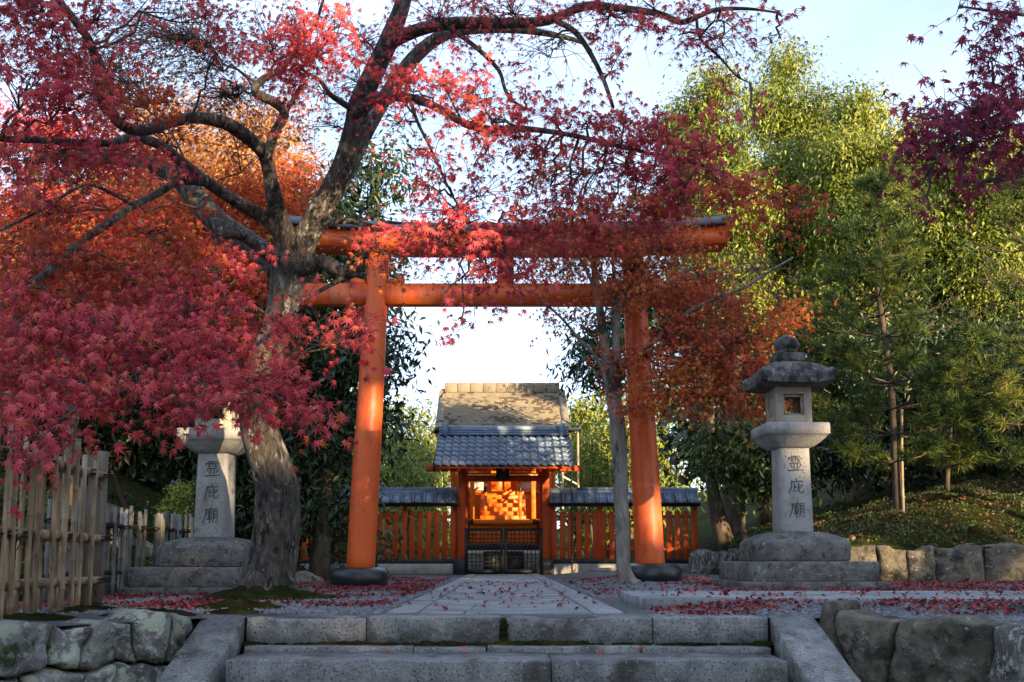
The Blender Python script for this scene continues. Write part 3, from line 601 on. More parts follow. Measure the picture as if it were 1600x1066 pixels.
# ================================================================== SHRINE GATE, FENCES, SHRINE BUILDING
GY = 21.5; gc = Xat(787, 850, GY)
sg = thing('shrine_gate', (gc, GY, 0), 'small roofed vermilion gate with blue-grey wavy tiles and black lattice doors', 'gate')
ph = 65.2 * K(GY); zs0 = Zat(873, GY); zlin0, zlin1 = Zat(752, GY), Zat(743.5, GY); ztop = Zat(727, GY)
for s in (-1, 1):
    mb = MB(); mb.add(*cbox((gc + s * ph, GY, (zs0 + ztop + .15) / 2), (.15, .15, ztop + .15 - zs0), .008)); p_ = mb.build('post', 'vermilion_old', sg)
    mb = MB(); mb.add(*cbox((gc + s * (ph + .04), GY - .005, zs0 / 2), (.25, .24, zs0), .01)); mb.build('post_shoe', 'black_wood', p_)
    mb = MB(); mb.add(*cbox((gc + s * (ph - .03), GY + 1.25, (zs0 + ztop) / 2), (.12, .12, ztop - zs0 + .5), .008)); mb.build('rear_post', 'vermilion_old', sg)
    mb = MB(); mb.add(*cbox((gc + s * (ph + .42), GY + .02, ztop - .07), (.70, .10, .13), .008)); mb.build('bracket_arm', 'vermilion_old', sg)
    mb = MB(); V = []
    for y in (GY - .05, GY + .03):
        for i in range(9):
            t = i / 8; V.append((gc + s * (ph - .08 - .34 * t), y, ztop - .015 - .10 * math.sin(math.pi * t * .5 + 1.2) * (1 - t)))
        V += [(gc + s * (ph - .42), y, ztop + .03), (gc + s * (ph - .08), y, ztop + .03)]
    V = np.array(V); f = [tuple(range(11)), tuple(range(11, 22))] + [(i, (i + 1) % 11, 11 + (i + 1) % 11, 11 + i) for i in range(11)]
    mb.add(V, fixn(V, f, V.mean(0))); mb.build('frog_leg_bracket', 'vermilion_old', sg)
mb = MB(); mb.add(*cbox((gc, GY - .003, (zlin0 + zlin1) / 2), (2 * ph - .154, .13, zlin1 - zlin0), .008)); mb.build('lintel', 'vermilion_old', sg)
mb = MB(); mb.add(*cbox((gc, GY + .012, ztop + .055), (2 * ph + 1.05, .12, .10), .008)); mb.build('eave_beam', 'vermilion_old', sg)
for z_ in (zlin1 + .05, zlin1 + .12, zlin1 + .19):
    mb = MB(); mb.add(*box((gc, GY + .02, z_), (2 * ph - .16, .03, .022))); mb.build('transom_bar', 'vermilion_old', sg)
# name plaque under the eave
pz0, pz1 = Zat(750.5, GY - .35), Zat(729, GY - .35)
mb = MB(); mb.add(*cbox((gc - .02, GY - .30, (pz0 + pz1) / 2), (.25, .03, pz1 - pz0 - .02), .006)); pl = mb.build('name_plaque', 'black_wood', sg)
mb = MB()
for (dx, dz, sx, sz) in ((-.13, 0, .03, pz1 - pz0), (.13, 0, .03, pz1 - pz0), (0, (pz1 - pz0) / 2 - .012, .23, .028), (0, -(pz1 - pz0) / 2 + .012, .23, .028)): mb.add(*cbox((gc - .02 + dx, GY - .312, (pz0 + pz1) / 2 + dz), (sx, .045, sz), .006))
mb.build('plaque_frame', 'black_wood', pl)
# rafters
yE, yR = GY - .95, GY + .62; zE, zR = Zat(727, yE), Zat(681, yR)
slope = (zR - zE) / (yR - yE); roofhw = 109 * K(yE) * .985
for i in range(15):
    x = gc - roofhw + .10 + i * (2 * roofhw - .2) / 14
    mb = MB(); V = []
    for y in (yE + .06, yR + .05):
        for dx in (-.03, .03):
            for dz in (-.15, -.09): V.append((x + dx, y, zE + (y - yE) * slope + dz))
    V = np.array(V); mb.add(V, fixn(V, [(0, 1, 3, 2), (4, 5, 7, 6), (0, 1, 5, 4), (2, 3, 7, 6), (0, 2, 6, 4), (1, 3, 7, 5)], V.mean(0))); mb.build('rafter', 'vermilion_old', sg)
mb = MB()
for sgn in (1, -1):
    V = []
    yA = yE + .02 if sgn > 0 else yR + 1.0
    for (y, dz) in ((yA, -.085), (yR, -.085), (yR, -.055), (yA, -.055)):
        zz = zE + ((y - yE) if sgn > 0 else (2 * yR - y - yE)) * slope + dz
        for dx in (-1, 1): V.append((gc + dx * (roofhw - .03), y, zz))
    V = np.array(V); mb.add(V, fixn(V, [(0, 1, 3, 2), (2, 3, 5, 4), (4, 5, 7, 6), (6, 7, 1, 0), (0, 2, 4, 6), (1, 3, 5, 7)], V.mean(0)))
rd = mb.build('roof_deck', 'vermilion_old', sg)
# wavy pantiles, one object each
ncol, nrow = 17, 7; tw = 2 * roofhw / ncol; tl = math.hypot(yR - yE, zR - zE) / nrow; ang = math.atan(slope)
def pantile(tw, tl, amp=.023, th=.05):
    n = 9; V = []
    for y, dz in ((-.012, .034), (tl * 1.08, -.008)):
        for i in range(n):
            u = i / (n - 1); w = amp * (math.sin(2 * math.pi * u + .6)) * .8 + .012 * math.cos(4 * math.pi * u); V.append(((u - .5) * tw * 1.06, y, dz + w))
    for i in range(n): u = i / (n - 1); x, y, z = V[i]; V.append((x, y, z - th))
    f = [(i, i + 1, n + i + 1, n + i) for i in range(n - 1)] + [(i + 1, i, 2 * n + i, 2 * n + i + 1) for i in range(n - 1)]
    return arrays_mesh('pantile', V, [q for t in f for q in t], [4] * len(f))
pm = pantile(tw, tl); pm.materials.append(M['roof_tile']); pm.polygons.foreach_set('use_smooth', np.ones(len(pm.polygons), bool))
for r_ in range(nrow):
    for c in range(ncol):
        s_ = r_ * tl; piece('roof_tile', pm, (gc - roofhw + (c + .5) * tw, yE + s_ * math.cos(ang), zE + s_ * math.sin(ang) + .014 + RNG.uniform(-.002, .002)), sg, (ang - .02, 0, RNG.uniform(-.008, .008)))
        piece('roof_tile', pm, (gc - roofhw + (c + .5) * tw, 2 * yR - yE - s_ * math.cos(ang), zE + s_ * math.sin(ang) + .014), sg, (ang - .02, 0, math.pi)) if r_ > 4 else None
for i, (hh, ww) in enumerate(((.06, .30), (.05, .26), (.05, .22))):
    mb = MB(); mb.add(*cbox((gc, yR, zR + .02 + i * .052), (2 * roofhw + .02, ww, hh), .012)); mb.build('ridge_course', 'roof_tile', sg)
mb = MB(); mb.add(*tube([(gc - roofhw - .02, yR, zR + .165), (gc + roofhw + .02, yR, zR + .165)], .06, 12)); mb.build('ridge_cap', 'roof_tile', sg, smooth=True)
for s in (-1, 1):
    mb = MB(); mb.add(*cbox((gc + s * (roofhw - .13), yR - .03, zR + .12), (.12, .36, .30), .03)); mb.build('ridge_end_tile', 'roof_tile', sg)
    mb = MB(); V = []
    for y in (yE - .0, yR):
        for dx in (0, .05):
            for dz in (-.12, .05): V.append((gc + s * (roofhw - .01 + dx), y, zE + (y - yE) * slope + dz))
    V = np.array(V); mb.add(V, fixn(V, [(0, 1, 3, 2), (4, 5, 7, 6), (0, 1, 5, 4), (2, 3, 7, 6), (0, 2, 6, 4), (1, 3, 7, 5)], V.mean(0))); mb.build('verge_board', 'black_wood', sg)
# lattice doors
dz0, dz1 = .03, Zat(825, GY - .05); dw = ph - .075
for s in (-1, 1):
    xa, xb = (gc - dw, gc - .008) if s < 0 else (gc + .008, gc + dw); yd = GY - .05; cxd = (xa + xb) / 2
    mb = MB()
    for (x, z, sx, sz) in ((xa + .035, (dz0 + dz1) / 2, .07, dz1 - dz0), (xb - .035, (dz0 + dz1) / 2, .07, dz1 - dz0), (cxd, dz1 - .03, xb - xa - .142, .06), (cxd, dz0 + .04, xb - xa - .142, .08)): mb.add(*box((x, yd, z), (sx, .05, sz)))
    dr = mb.build('door', 'black_wood', sg)
    iw = xb - xa - .14
    for i in range(1, 8): mb = MB(); mb.add(*box((xa + .07 + iw * i / 8, yd, (dz0 + dz1) / 2 + .01), (.017, .020, dz1 - dz0 - .142))); mb.build('lattice_bar', 'black_wood', dr)
    for i in range(1, 10): mb = MB(); mb.add(*box((cxd, yd - .011, dz0 + .08 + (dz1 - dz0 - .14) * i / 10), (iw - .002, .018, .017))); mb.build('lattice_bar', 'black_wood', dr)
    mb = MB(); w_ = .36; mb.add(*box((xb - .07 - w_ / 2 if s < 0 else xa + .07 + w_ / 2, yd + .012, dz0 + .27), (w_, .012, .40))); mb.build('lower_panel', 'black_wood', dr)
# rain chain at the gate's right eave
rc = thing('rain_chain', (Xat(894, 890, yE), yE + .02, .0), 'thin dark rain chain hanging from the tiled gate eave to the ground', 'rain chain')
zc = zE - .1; i = 0; lm = MB(); lm.add(*lathe([(.012, 0), (.022, .05), (.012, .055)], (0, 0, 0), 8)); lme = arrays_mesh('cup', lm.verts(), [q for t in lm.f for q in t], [len(t) for t in lm.f]); lme.materials.append(M['black_wood'])
while zc > .02: piece('cup', lme, (Xat(894, 890, yE), yE + .02, zc), rc); zc -= .066

def shrine_fence(xa, xb, label, seed):
    w = thing('shrine_fence', ((xa + xb) / 2, GY + .05, 0), label, 'fence'); rg = np.random.default_rng(seed); y = GY + .05
    zb0, zb1 = .0, Zat(881, GY); zs1 = Zat(874, GY); zc0, zc1 = Zat(791, GY), Zat(762, GY); cx_ = (xa + xb) / 2; ln = xb - xa
    mb = MB(); mb.add(*cbox((cx_, y, zb1 / 2), (ln, .22, zb1), .015)); mb.build('plinth', 'concrete', w)
    mb = MB(); mb.add(*cbox((cx_, y - .01, (zb1 + zs1) / 2 + .001), (ln, .16, zs1 - zb1), .008)); mb.build('sill', 'black_wood', w)
    n = int(ln / 1.5) + 1
    for i in range(n + 1):
        x = xa + .05 + (ln - .10) * i / n; mb = MB(); mb.add(*cbox((x, y + .03, (zs1 + zc0 + .12) / 2), (.10, .10, zc0 + .12 - zs1), .006)); mb.build('post', 'vermilion_old', w)
    for z_ in (zs1 + .22, zc0 - .22): mb = MB(); mb.add(*cbox((cx_, y + .012, z_), (ln - .02, .04, .06), .004)); mb.build('rail', 'vermilion_old', w)
    m = int(ln / (12.3 * K(GY)))
    for i in range(m):
        x = xa + ln * (i + .5) / m + rg.uniform(-.006, .006); top = zc0 - .11 + rg.uniform(-.012, .012)
        mb = MB(); mb.add(*cbox((x, y - .022, (zs1 + top) / 2), (8.2 * K(GY), .026, top - zs1), .004)); mb.build('picket', 'vermilion_old', w)
    mb = MB(); mb.add(*cbox((cx_, y, zc0 + .03), (ln + .1, .34, .06), .006)); mb.build('coping_board', 'black_wood', w)
    # coping of tiles: flat tiles with ribs on each slope, round ridge tiles
    q = MB(); V = [(-.115, -.02, 0), (.115, -.02, 0), (.115, .30, 0), (-.115, .30, 0), (-.115, -.02, -.03), (.115, -.02, -.03), (.115, .30, -.03), (-.115, .30, -.03)]; V = np.array(V, float)
    q.add(V, fixn(V, [(0, 1, 2, 3), (4, 5, 6, 7), (0, 1, 5, 4), (1, 2, 6, 5), (2, 3, 7, 6), (3, 0, 4, 7)], V.mean(0))); q.add(*tube([(-.10, -.03, .004), (-.10, .30, .004)], .024, 8))
    tm = arrays_mesh('coping_tile', q.verts(), [a for t in q.f for a in t], [len(t) for t in q.f]); tm.materials.append(M['roof_tile'])
    q = MB(); q.add(*tube([(-.135, 0, 0), (.11, 0, 0), (.115, 0, 0), (.13, 0, 0)], [.058, .058, .066, .066], 10)); rm = arrays_mesh('ridge_tile', q.verts(), [a for t in q.f for a in t], [len(t) for t in q.f]); rm.materials.append(M['roof_tile'])
    m = int(ln / .235); a = math.atan2(zc1 - .07 - zc0 - .07, .27)
    for i in range(m):
        x = xa + ln * (i + .5) / m
        piece('coping_tile', tm, (x, y - .29, zc0 + .082 + rg.uniform(-.003, .003)), w, (a, 0, rg.uniform(-.01, .01))); piece('coping_tile', tm, (x, y + .29, zc0 + .082), w, (a, 0, math.pi))
        piece('ridge_tile', rm, (x, y, zc1 - .05 + rg.uniform(-.003, .003)), w)
    mb = MB(); mb.add(*cbox((cx_, y, zc1 - .115), (ln, .14, .10), .01)); mb.build('ridge_bed', 'roof_tile', w)
shrine_fence(gc - 4.35, gc - ph - .09, 'vermilion picket fence with tiled coping running from gate behind dark evergreen', 3)
shrine_fence(gc + ph + .09, gc + 4.18, 'vermilion picket fence with tiled coping running from gate to upright-stone wall', 4)
sb = thing('stone_block', (gc + 2.4, GY - .25, .06), 'low grey stone block lying at the foot of the vermilion fence', 'stone'); mb = MB(); mb.add(*cbox((gc + 2.5, GY - .28, .10), (1.3, .2, .1), .02)); mb.build('block', 'concrete', sb)

# inner shrine building
HY = 24.0; hc = Xat(786, 800, HY); hk = K(HY)
sh = thing('shrine_building', (hc, HY + 1.5, 0), 'vermilion shrine hall with steep tan cypress-bark roof glowing behind the gate', 'shrine')
def hz(py, Y=HY): return Zat(py, Y)
def hx(px, Y=HY): return Xat(px, 800, Y)
mb = MB(); mb.add(*cbox((hc, HY + 1.6, .19), (3.1, 4.2, .38), .02)); mb.build('stone_platform', 'concrete', sh)
zf0, zf1 = hz(819), hz(812.5)
mb = MB(); mb.add(*cbox((hc, HY - .02, (zf0 + zf1) / 2), (hx(838) - hx(733), .13, zf1 - zf0), .006)); fbm_o = mb.build('floor_beam', 'vermilion_sunlit', sh)
for s in (-1, 1):
    mb = MB(); mb.add(*cbox((hc + s * (hx(838) - hx(733)) * .475, HY - .024, (zf0 + zf1) / 2), (.12, .142, zf1 - zf0 + .01), .004)); mb.build('beam_fitting', 'black_lacquer', fbm_o)
n = 12
for i in range(n):
    a = hx(736) + (hx(836) - hx(736)) * i / n; b_ = hx(736) + (hx(836) - hx(736)) * (i + 1) / n
    mb = MB(); mb.add(*cbox(((a + b_) / 2, HY + .05, (hz(850) + zf0) / 2), (b_ - a - .012, .04, zf0 - hz(850)), .004)); mb.build('skirt_board', 'vermilion_sunlit', sh)
mb = MB(); mb.add(*cbox((hc, HY + .02, (hz(859) + hz(851)) / 2), (hx(842) - hx(730), .12, hz(851) - hz(859)), .006)); mb.build('sill_beam', 'black_wood', sh)
mb = MB(); mb.add(*cbox((hc, HY + .0, (hz(866) + hz(860)) / 2), (hx(844) - hx(728), .16, hz(860) - hz(866) - .004), .006)); mb.build('plaster_band', 'white_wall', sh)
for px_ in (737.5, 834, 716, 856):
    d = 0 if 730 < px_ < 840 else .5
    mb = MB(); mb.add(*cbox((hx(px_), HY + .06 + d, (hz(850) + hz(690)) / 2), (.105, .105, hz(690) - hz(850)), .006)); mb.build('post', 'vermilion_sunlit', sh)
ns = 7; xl, xr = hx(750), hx(822)                               # stair up to the sanctuary doors
zst = np.linspace(zf1, hz(768, HY + 1.4), ns + 1)
for i in range(ns):
    mb = MB(); mb.add(*cbox(((xl + xr) / 2, HY + .20 + i * .19, (zst[i] + zst[i + 1]) / 2 - .01), (xr - xl, .22, zst[i + 1] - zst[i] + .012), .006)); mb.build('stair_tread', 'vermilion_sunlit', sh)
mb = MB(); mb.add(*box((hc, HY + .95, zf1 + .01), (hx(838) - hx(733) + .3, 1.7, .03))); mb.build('floor', 'vermilion_sunlit', sh)
for px_ in (758, 813):
    mb = MB(); x = hx(px_); mb.add(*lathe([(.045, 0), (.045, hz(770) - zf1)], (x, HY + .12, zf1 + .025), 14)); p_ = mb.build('newel_post', 'vermilion_sunlit', sh, smooth=True)
    mb = MB(); mb.add(*lathe([(.050, 0), (.050, .045), (.036, .06), (.048, .085), (.04, .115), (.012, .14), (.004, .15)], (x, HY + .12, hz(770) + .026), 14)); mb.build('black_cap', 'black_lacquer', p_, smooth=True)
    mb = MB(); mb.add(*tube([(x, HY + .16, hz(774)), (x, HY + 1.4, hz(756, HY + 1.3))], .028, 8)); mb.build('handrail', 'vermilion_sunlit', p_, smooth=True)
wy = HY + 1.72; zw0, zw1 = .45, hz(690, wy)
mb = MB(); mb.add(*box((hc, wy + .06, (zw0 + zw1) / 2), (2.55, .08, zw1 - zw0))); mb.build('wall', 'vermilion_sunlit', sh)
for px_ in (-.98, -.36, .36, .98): mb = MB(); mb.add(*cbox((hc + px_, wy - .02, (zw0 + zw1) / 2), (.11, .12, zw1 - zw0), .006)); mb.build('wall_post', 'vermilion_sunlit', sh)
for s in (-1, 1):
    mb = MB(); mb.add(*cbox((hc + s * .67, wy + .012, hz(759, wy)), (.42, .03, .26), .004)); mb.build('white_panel', 'white_wall', sh)
    mb = MB(); mb.add(*cbox((hc + s * .155, wy + .005, hz(757, wy) + .02), (.29, .04, .46), .004)); mb.build('sanctuary_door', 'vermilion_sunlit', sh)
for z_ in (hz(768, wy), hz(750.5, wy)): mb = MB(); mb.add(*cbox((hc, wy - .035, z_), (2.3, .07, .07), .004)); mb.build('wall_rail', 'vermilion_sunlit', sh)
for s in (-1, 1):
    mb = MB(); mb.add(*box((hc + s * 1.32, wy + 1.2, (zw0 + zw1) / 2), (.08, 2.3, zw1 - zw0))); mb.build('side_wall', 'vermilion_sunlit', sh)
mb = MB(); mb.add(*cbox((hc, HY + .06, hz(744)), (hx(840) - hx(731), .12, .11), .006)); mb.build('front_beam', 'vermilion_sunlit', sh)
# roof: stepped courses of bark shingles following a concave slope, ridge box, swept verges
yE2, yR2 = HY - .75, HY + 1.9; zE2, zR2 = Zat(668, yE2), Zat(609.5, yR2)
def rprof(t): return yE2 + (yR2 - yE2) * t, zE2 + (zR2 - zE2) * (t ** 1.28)
xlT, xrT = Xat(697, 610, yR2), Xat(872, 610, yR2); xlB, xrB = Xat(692, 665, yE2), Xat(880, 665, yE2)
nc, m = 27, 34; mbs = {'bark_shingle': MB(), 'bark_shingle_dark': MB()}
for i in range(nc):
    t0, t1 = i / nc, (i + 1) / nc; y0, z0 = rprof(t0); y1, z1 = rprof(t1); a0, b0 = xlB + (xlT - xlB) * t0, xrB + (xrT - xrB) * t0; a1, b1 = xlB + (xlT - xlB) * t1, xrB + (xrT - xrB) * t1
    js = [0] + [(j + .5 * (i % 2) + RNG.uniform(-.2, .2)) / m for j in range(1, m)] + [1]
    for j in range(m):
        u0, u1 = js[j], js[j + 1]; g = .0010; lift = RNG.uniform(0, .004)
        V = np.array([(a0 + (b0 - a0) * u0 + g, y0, z0 + .012 + lift), (a0 + (b0 - a0) * u1 - g, y0, z0 + .012 + lift), (a1 + (b1 - a1) * u1 - g, y1 + .02, z1 + .004), (a1 + (b1 - a1) * u0 + g, y1 + .02, z1 + .004),
                      (a0 + (b0 - a0) * u0 + g, y0, z0 - .02), (a0 + (b0 - a0) * u1 - g, y0, z0 - .02)])
        dk = fbm(np.array([u0 * 4.6, i * .2, 1.0]), 1.0, 5) + RNG.normal(0, .45) > .68
        mbs['bark_shingle_dark' if dk else 'bark_shingle'].add(V, [(0, 1, 2, 3), (4, 5, 1, 0)])
for k_, q_ in mbs.items(): q_.build('shingles' if k_ == 'bark_shingle' else 'weathered_shingles', k_, sh)['kind'] = 'stuff'
for s in (-1, 1):                                           # swept verge strips
    V = []; n = 12
    for i in range(n + 1):
        t = i / n; y, z = rprof(t); xi = (xlB + (xlT - xlB) * t) if s < 0 else (xrB + (xrT - xrB) * t); xo = xi + s * (.20 - .02 * t)
        for (x, dz) in ((xi, .02), (xi + s * .08, .035), (xo, -.03 + .02 * t), (xo, -.16), (xi, -.14)): V.append((x, y, z + dz))
    f = [(i * 5 + q, i * 5 + (q + 1) % 5, (i + 1) * 5 + (q + 1) % 5, (i + 1) * 5 + q) for i in range(n) for q in range(5)] + [tuple(range(5)), tuple(n * 5 + q for q in range(5))]
    V = np.array(V); mb = MB(); mb.add(V, fixn(V, f, V.mean(0))); mb.build('verge', 'bark_ridge', sh, smooth=False)
V = []; f = []; n = 12
for i in range(n + 1):
    t = i / n; y, z = rprof(t)
    for x in (xlB - .1, xrB + .1): V += [(x, y, z - .03), (x, y, z - .13)]
for i in range(n): a = i * 4; f += [(a, a + 2, a + 6, a + 4), (a + 1, a + 3, a + 7, a + 5), (a, a + 1, a + 5, a + 4), (a + 2, a + 3, a + 7, a + 6)]
f += [(0, 1, 3, 2)]
mb = MB(); mb.add(np.array(V), f); mb.build('roof_deck', 'bark_ridge', sh)
V = []                                                      # rear slope
for (y, z) in ((yR2, zR2), (yR2 + 2.6, zE2)):
    for x in (xlB - .2, xrB + .2): V += [(x, y, z), (x, y, z - .12)]
mb = MB(); mb.add(np.array(V), [(0, 2, 6, 4), (1, 5, 7, 3), (0, 4, 5, 1), (2, 3, 7, 6), (4, 6, 7, 5)]); mb.build('rear_roof', 'bark_ridge', sh)
zr1 = Zat(600.5, yR2)
nb = 9
for i in range(nb):
    a = xlT - .03 + (xrT - xlT + .06) * i / nb; b_ = xlT - .03 + (xrT - xlT + .06) * (i + 1) / nb
    mb = MB(); mb.add(*cbox(((a + b_) / 2, yR2, (zR2 + zr1) / 2 - .04), (b_ - a - .006, .36, zr1 - zR2 + .10), .012)); mb.build('ridge_box', 'bark_ridge', sh)
mb = MB(); mb.add(*cbox((hc, yE2 + .05, zE2 - .10), (xrB - xlB + .55, .10, .07), .006)); mb.build('eave_board', 'bark_ridge', sh)
mb = MB(); mb.add(*cbox((hc, yE2 + .12, zE2 - .18), (xrB - xlB + .35, .10, .07), .006)); mb.build('eave_beam', 'vermilion', sh)
for i in range(17):
    x = xlB + (xrB - xlB) * i / 16; mb = MB(); mb.add(*box((x, (yE2 + yR2) / 2 - .3, zE2 + .30), (.06, .06, .06))) if False else None
    V = []
    for y in (yE2 + .1, HY + 1.6):
        zz = zE2 + (zR2 - zE2) * (((y - yE2) / (yR2 - yE2)) ** 1.28) - .2
        for dx in (-.03, .03):
            for dz in (-.06, 0): V.append((x + dx, y, zz + dz))
    V = np.array(V); mb = MB(); mb.add(V, fixn(V, [(0, 1, 3, 2), (4, 5, 7, 6), (0, 1, 5, 4), (2, 3, 7, 6), (0, 2, 6, 4), (1, 3, 7, 5)], V.mean(0))); mb.build('rafter', 'vermilion', sh)
# gutter downpipe beside the hall
dp = thing('downpipe', (Xat(904.5, 855, HY - .8), HY - .8, 0), 'slim tan downpipe with a white slanting branch right of the shrine hall roof', 'downpipe')
xp = Xat(904.5, 855, HY - .8); zp = Zat(671, HY - .8)
mb = MB(); mb.add(*tube([(xp, HY - .8, 0), (xp, HY - .8, zp)], .028, 10)); mb.build('pipe', 'metal_pipe', dp, smooth=True)
mb = MB(); mb.add(*cbox((xp - .22, HY - .79, zp), (.62, .09, .07), .01)); mb.build('gutter_spout', 'metal_pipe', dp)
a = At(880, 745, HY - .8); mb = MB(); mb.add(*tube([At(878, 738, HY - .8), a, At(902, 757, HY - .8)], .022, 8)); mb.build('branch_pipe', 'white_pipe', dp, smooth=True)
mb = MB(); mb.add(*tube([(Xat(879, 760, HY - .8), HY - .8, 0), (Xat(879, 760, HY - .8), HY - .8, Zat(738, HY - .8))], .026, 8)); mb.build('second_pipe', 'metal_pipe', dp, smooth=True)

# ================================================================== BAMBOO FENCES
def cane(mb, p0, p1, r, rg, seg=8):
    p0 = np.array(p0, float); p1 = np.array(p1, float); ln = np.linalg.norm(p1 - p0); pts = []; rr = []; t = 0; nd = rg.uniform(.05, .2); b = rg.normal(0, .004, 3)
    def P(t): return p0 + (p1 - p0) * t / ln + b * math.sin(math.pi * t / ln)
    pts.append(P(0)); rr.append(r)
    while nd < ln - .04:
        for d, q in ((-.012, 1), (-.004, 1.16), (.004, 1.16), (.012, .95)): pts.append(P(nd + d)); rr.append(r * q)
        nd += rg.uniform(.20, .30)
    pts.append(P(ln)); rr.append(r * .97); mb.add(*tube(pts, rr, seg))
def tie(p, r, w, name_parent, rg, mat='rope'):
    mb = MB(); p = np.array(p, float)
    for q in range(3):
        a = np.linspace(0, 2 * math.pi, 13); tl_ = rg.uniform(-.5, .5)
        pts = [p + np.array([math.cos(t) * w, math.sin(t) * r * 1.0 + 0, (q - 1) * .010 + math.sin(t) * .006 + math.cos(t) * tl_ * .03]) for t in a]; mb.add(*tube(pts, .0055, 5, False))
    for q in range(2): mb.add(*tube([p + np.array([0, -r, 0]), p + np.array([rg.uniform(-.03, .03), -r - .015, -.05]), p + np.array([rg.uniform(-.05, .05), -r - .01, -.09 - .04 * rg.random()])], .004, 5))
    o = mb.build('rope_tie', mat, name_parent); return o
def near_fence():
    rg = np.random.default_rng(41); A = np.array([-3.10, 7.55]); B = np.array([-2.86, 4.2]); ln = np.linalg.norm(B - A); e = (B - A) / ln; nv = np.array([-e[1], e[0]])
    nv = nv if nv[0] > 0 else -nv
    w = thing('bamboo_fence', (*A, 0), 'near weathered bamboo fence with thick round post and roped rails above the lichened wall', 'fence')
    def P(u, d, z): p = A + e * u + nv * d; return np.array([p[0], p[1], z])
    for (u, d, r, h) in ((-.10, .0, .065, 1.17), (.12, -.01, .055, 1.12)):
        mb = MB(); mb.add(*tube([P(u, d, 0), P(u, d, h * .5), P(u, d, h)], [r, r * .98, r * .94], 14, wob=.08, rng=rg)); mb.build('post', 'old_post', w, smooth=True)
    for z_ in (.98, .50, .19):
        for d in (-.045, .045):
            mb = MB(); cane(mb, P(-.05, d, z_), P(ln, d, z_ + rg.uniform(-.01, .01)), .030, rg, 10); mb.build('rail', 'bamboo', w, smooth=True)
    u = .30
    while u < ln - .1:
        d = rg.choice([-1, 1]) * .098 if rg.random() < .45 else .098; h = rg.uniform(1.05, 1.28)
        mb = MB(); cane(mb, P(u, d, 0), P(u + rg.uniform(-.05, .05), d + rg.uniform(-.01, .01), h), rg.uniform(.014, .021), rg, 10); mb.build('cane', 'bamboo', w, smooth=True)
        if rg.random() < .75:
            u2 = u + rg.uniform(.04, .09); mb = MB(); cane(mb, P(u2, -d, 0), P(u2 + rg.uniform(-.04, .04), -d, rg.uniform(1.0, 1.25)), rg.uniform(.013, .019), rg, 10); mb.build('cane', 'bamboo', w, smooth=True)
        if d > 0 and rg.random() < .75: tie(P(u, .055, .98), .06, .045, w, rg)
        if d > 0 and rg.random() < .4: tie(P(u, .055, .50), .06, .045, w, rg)
        u += rg.uniform(.12, .22)
    for z_ in (.98, .50, .19): tie(P(-.05, .04, z_), .10, .085, w, rg)
near_fence()
def far_fence():
    rg = np.random.default_rng(43); A = np.array([-3.72, 8.0]); B = np.array([-3.72, 11.8]); ln = 3.8
    w = thing('bamboo_fence', (*A, 0), 'lower grey bamboo fence tied with dark cord running past the left stone lantern', 'fence')
    for z_ in (.66, .22):
        for d in (-.02, .02): mb = MB(); cane(mb, (A[0] + d * 1.6, A[1], z_), (B[0] + d * 1.6, B[1], z_), .016, rg); mb.build('rail', 'rope', w, smooth=True)
    u = .05
    while u < ln:
        d = rg.choice([-.055, .055]); mb = MB(); cane(mb, (A[0] + d, A[1] + u, 0), (A[0] + d, A[1] + u + rg.uniform(-.03, .03), rg.uniform(.80, .87)), rg.uniform(.015, .021), rg); mb.build('cane', 'bamboo_grey', w, smooth=True)
        if rg.random() < .7: tie((A[0] + .03, A[1] + u, .66), .04, .045, w, rg)
        u += rg.uniform(.06, .11)
far_fence()

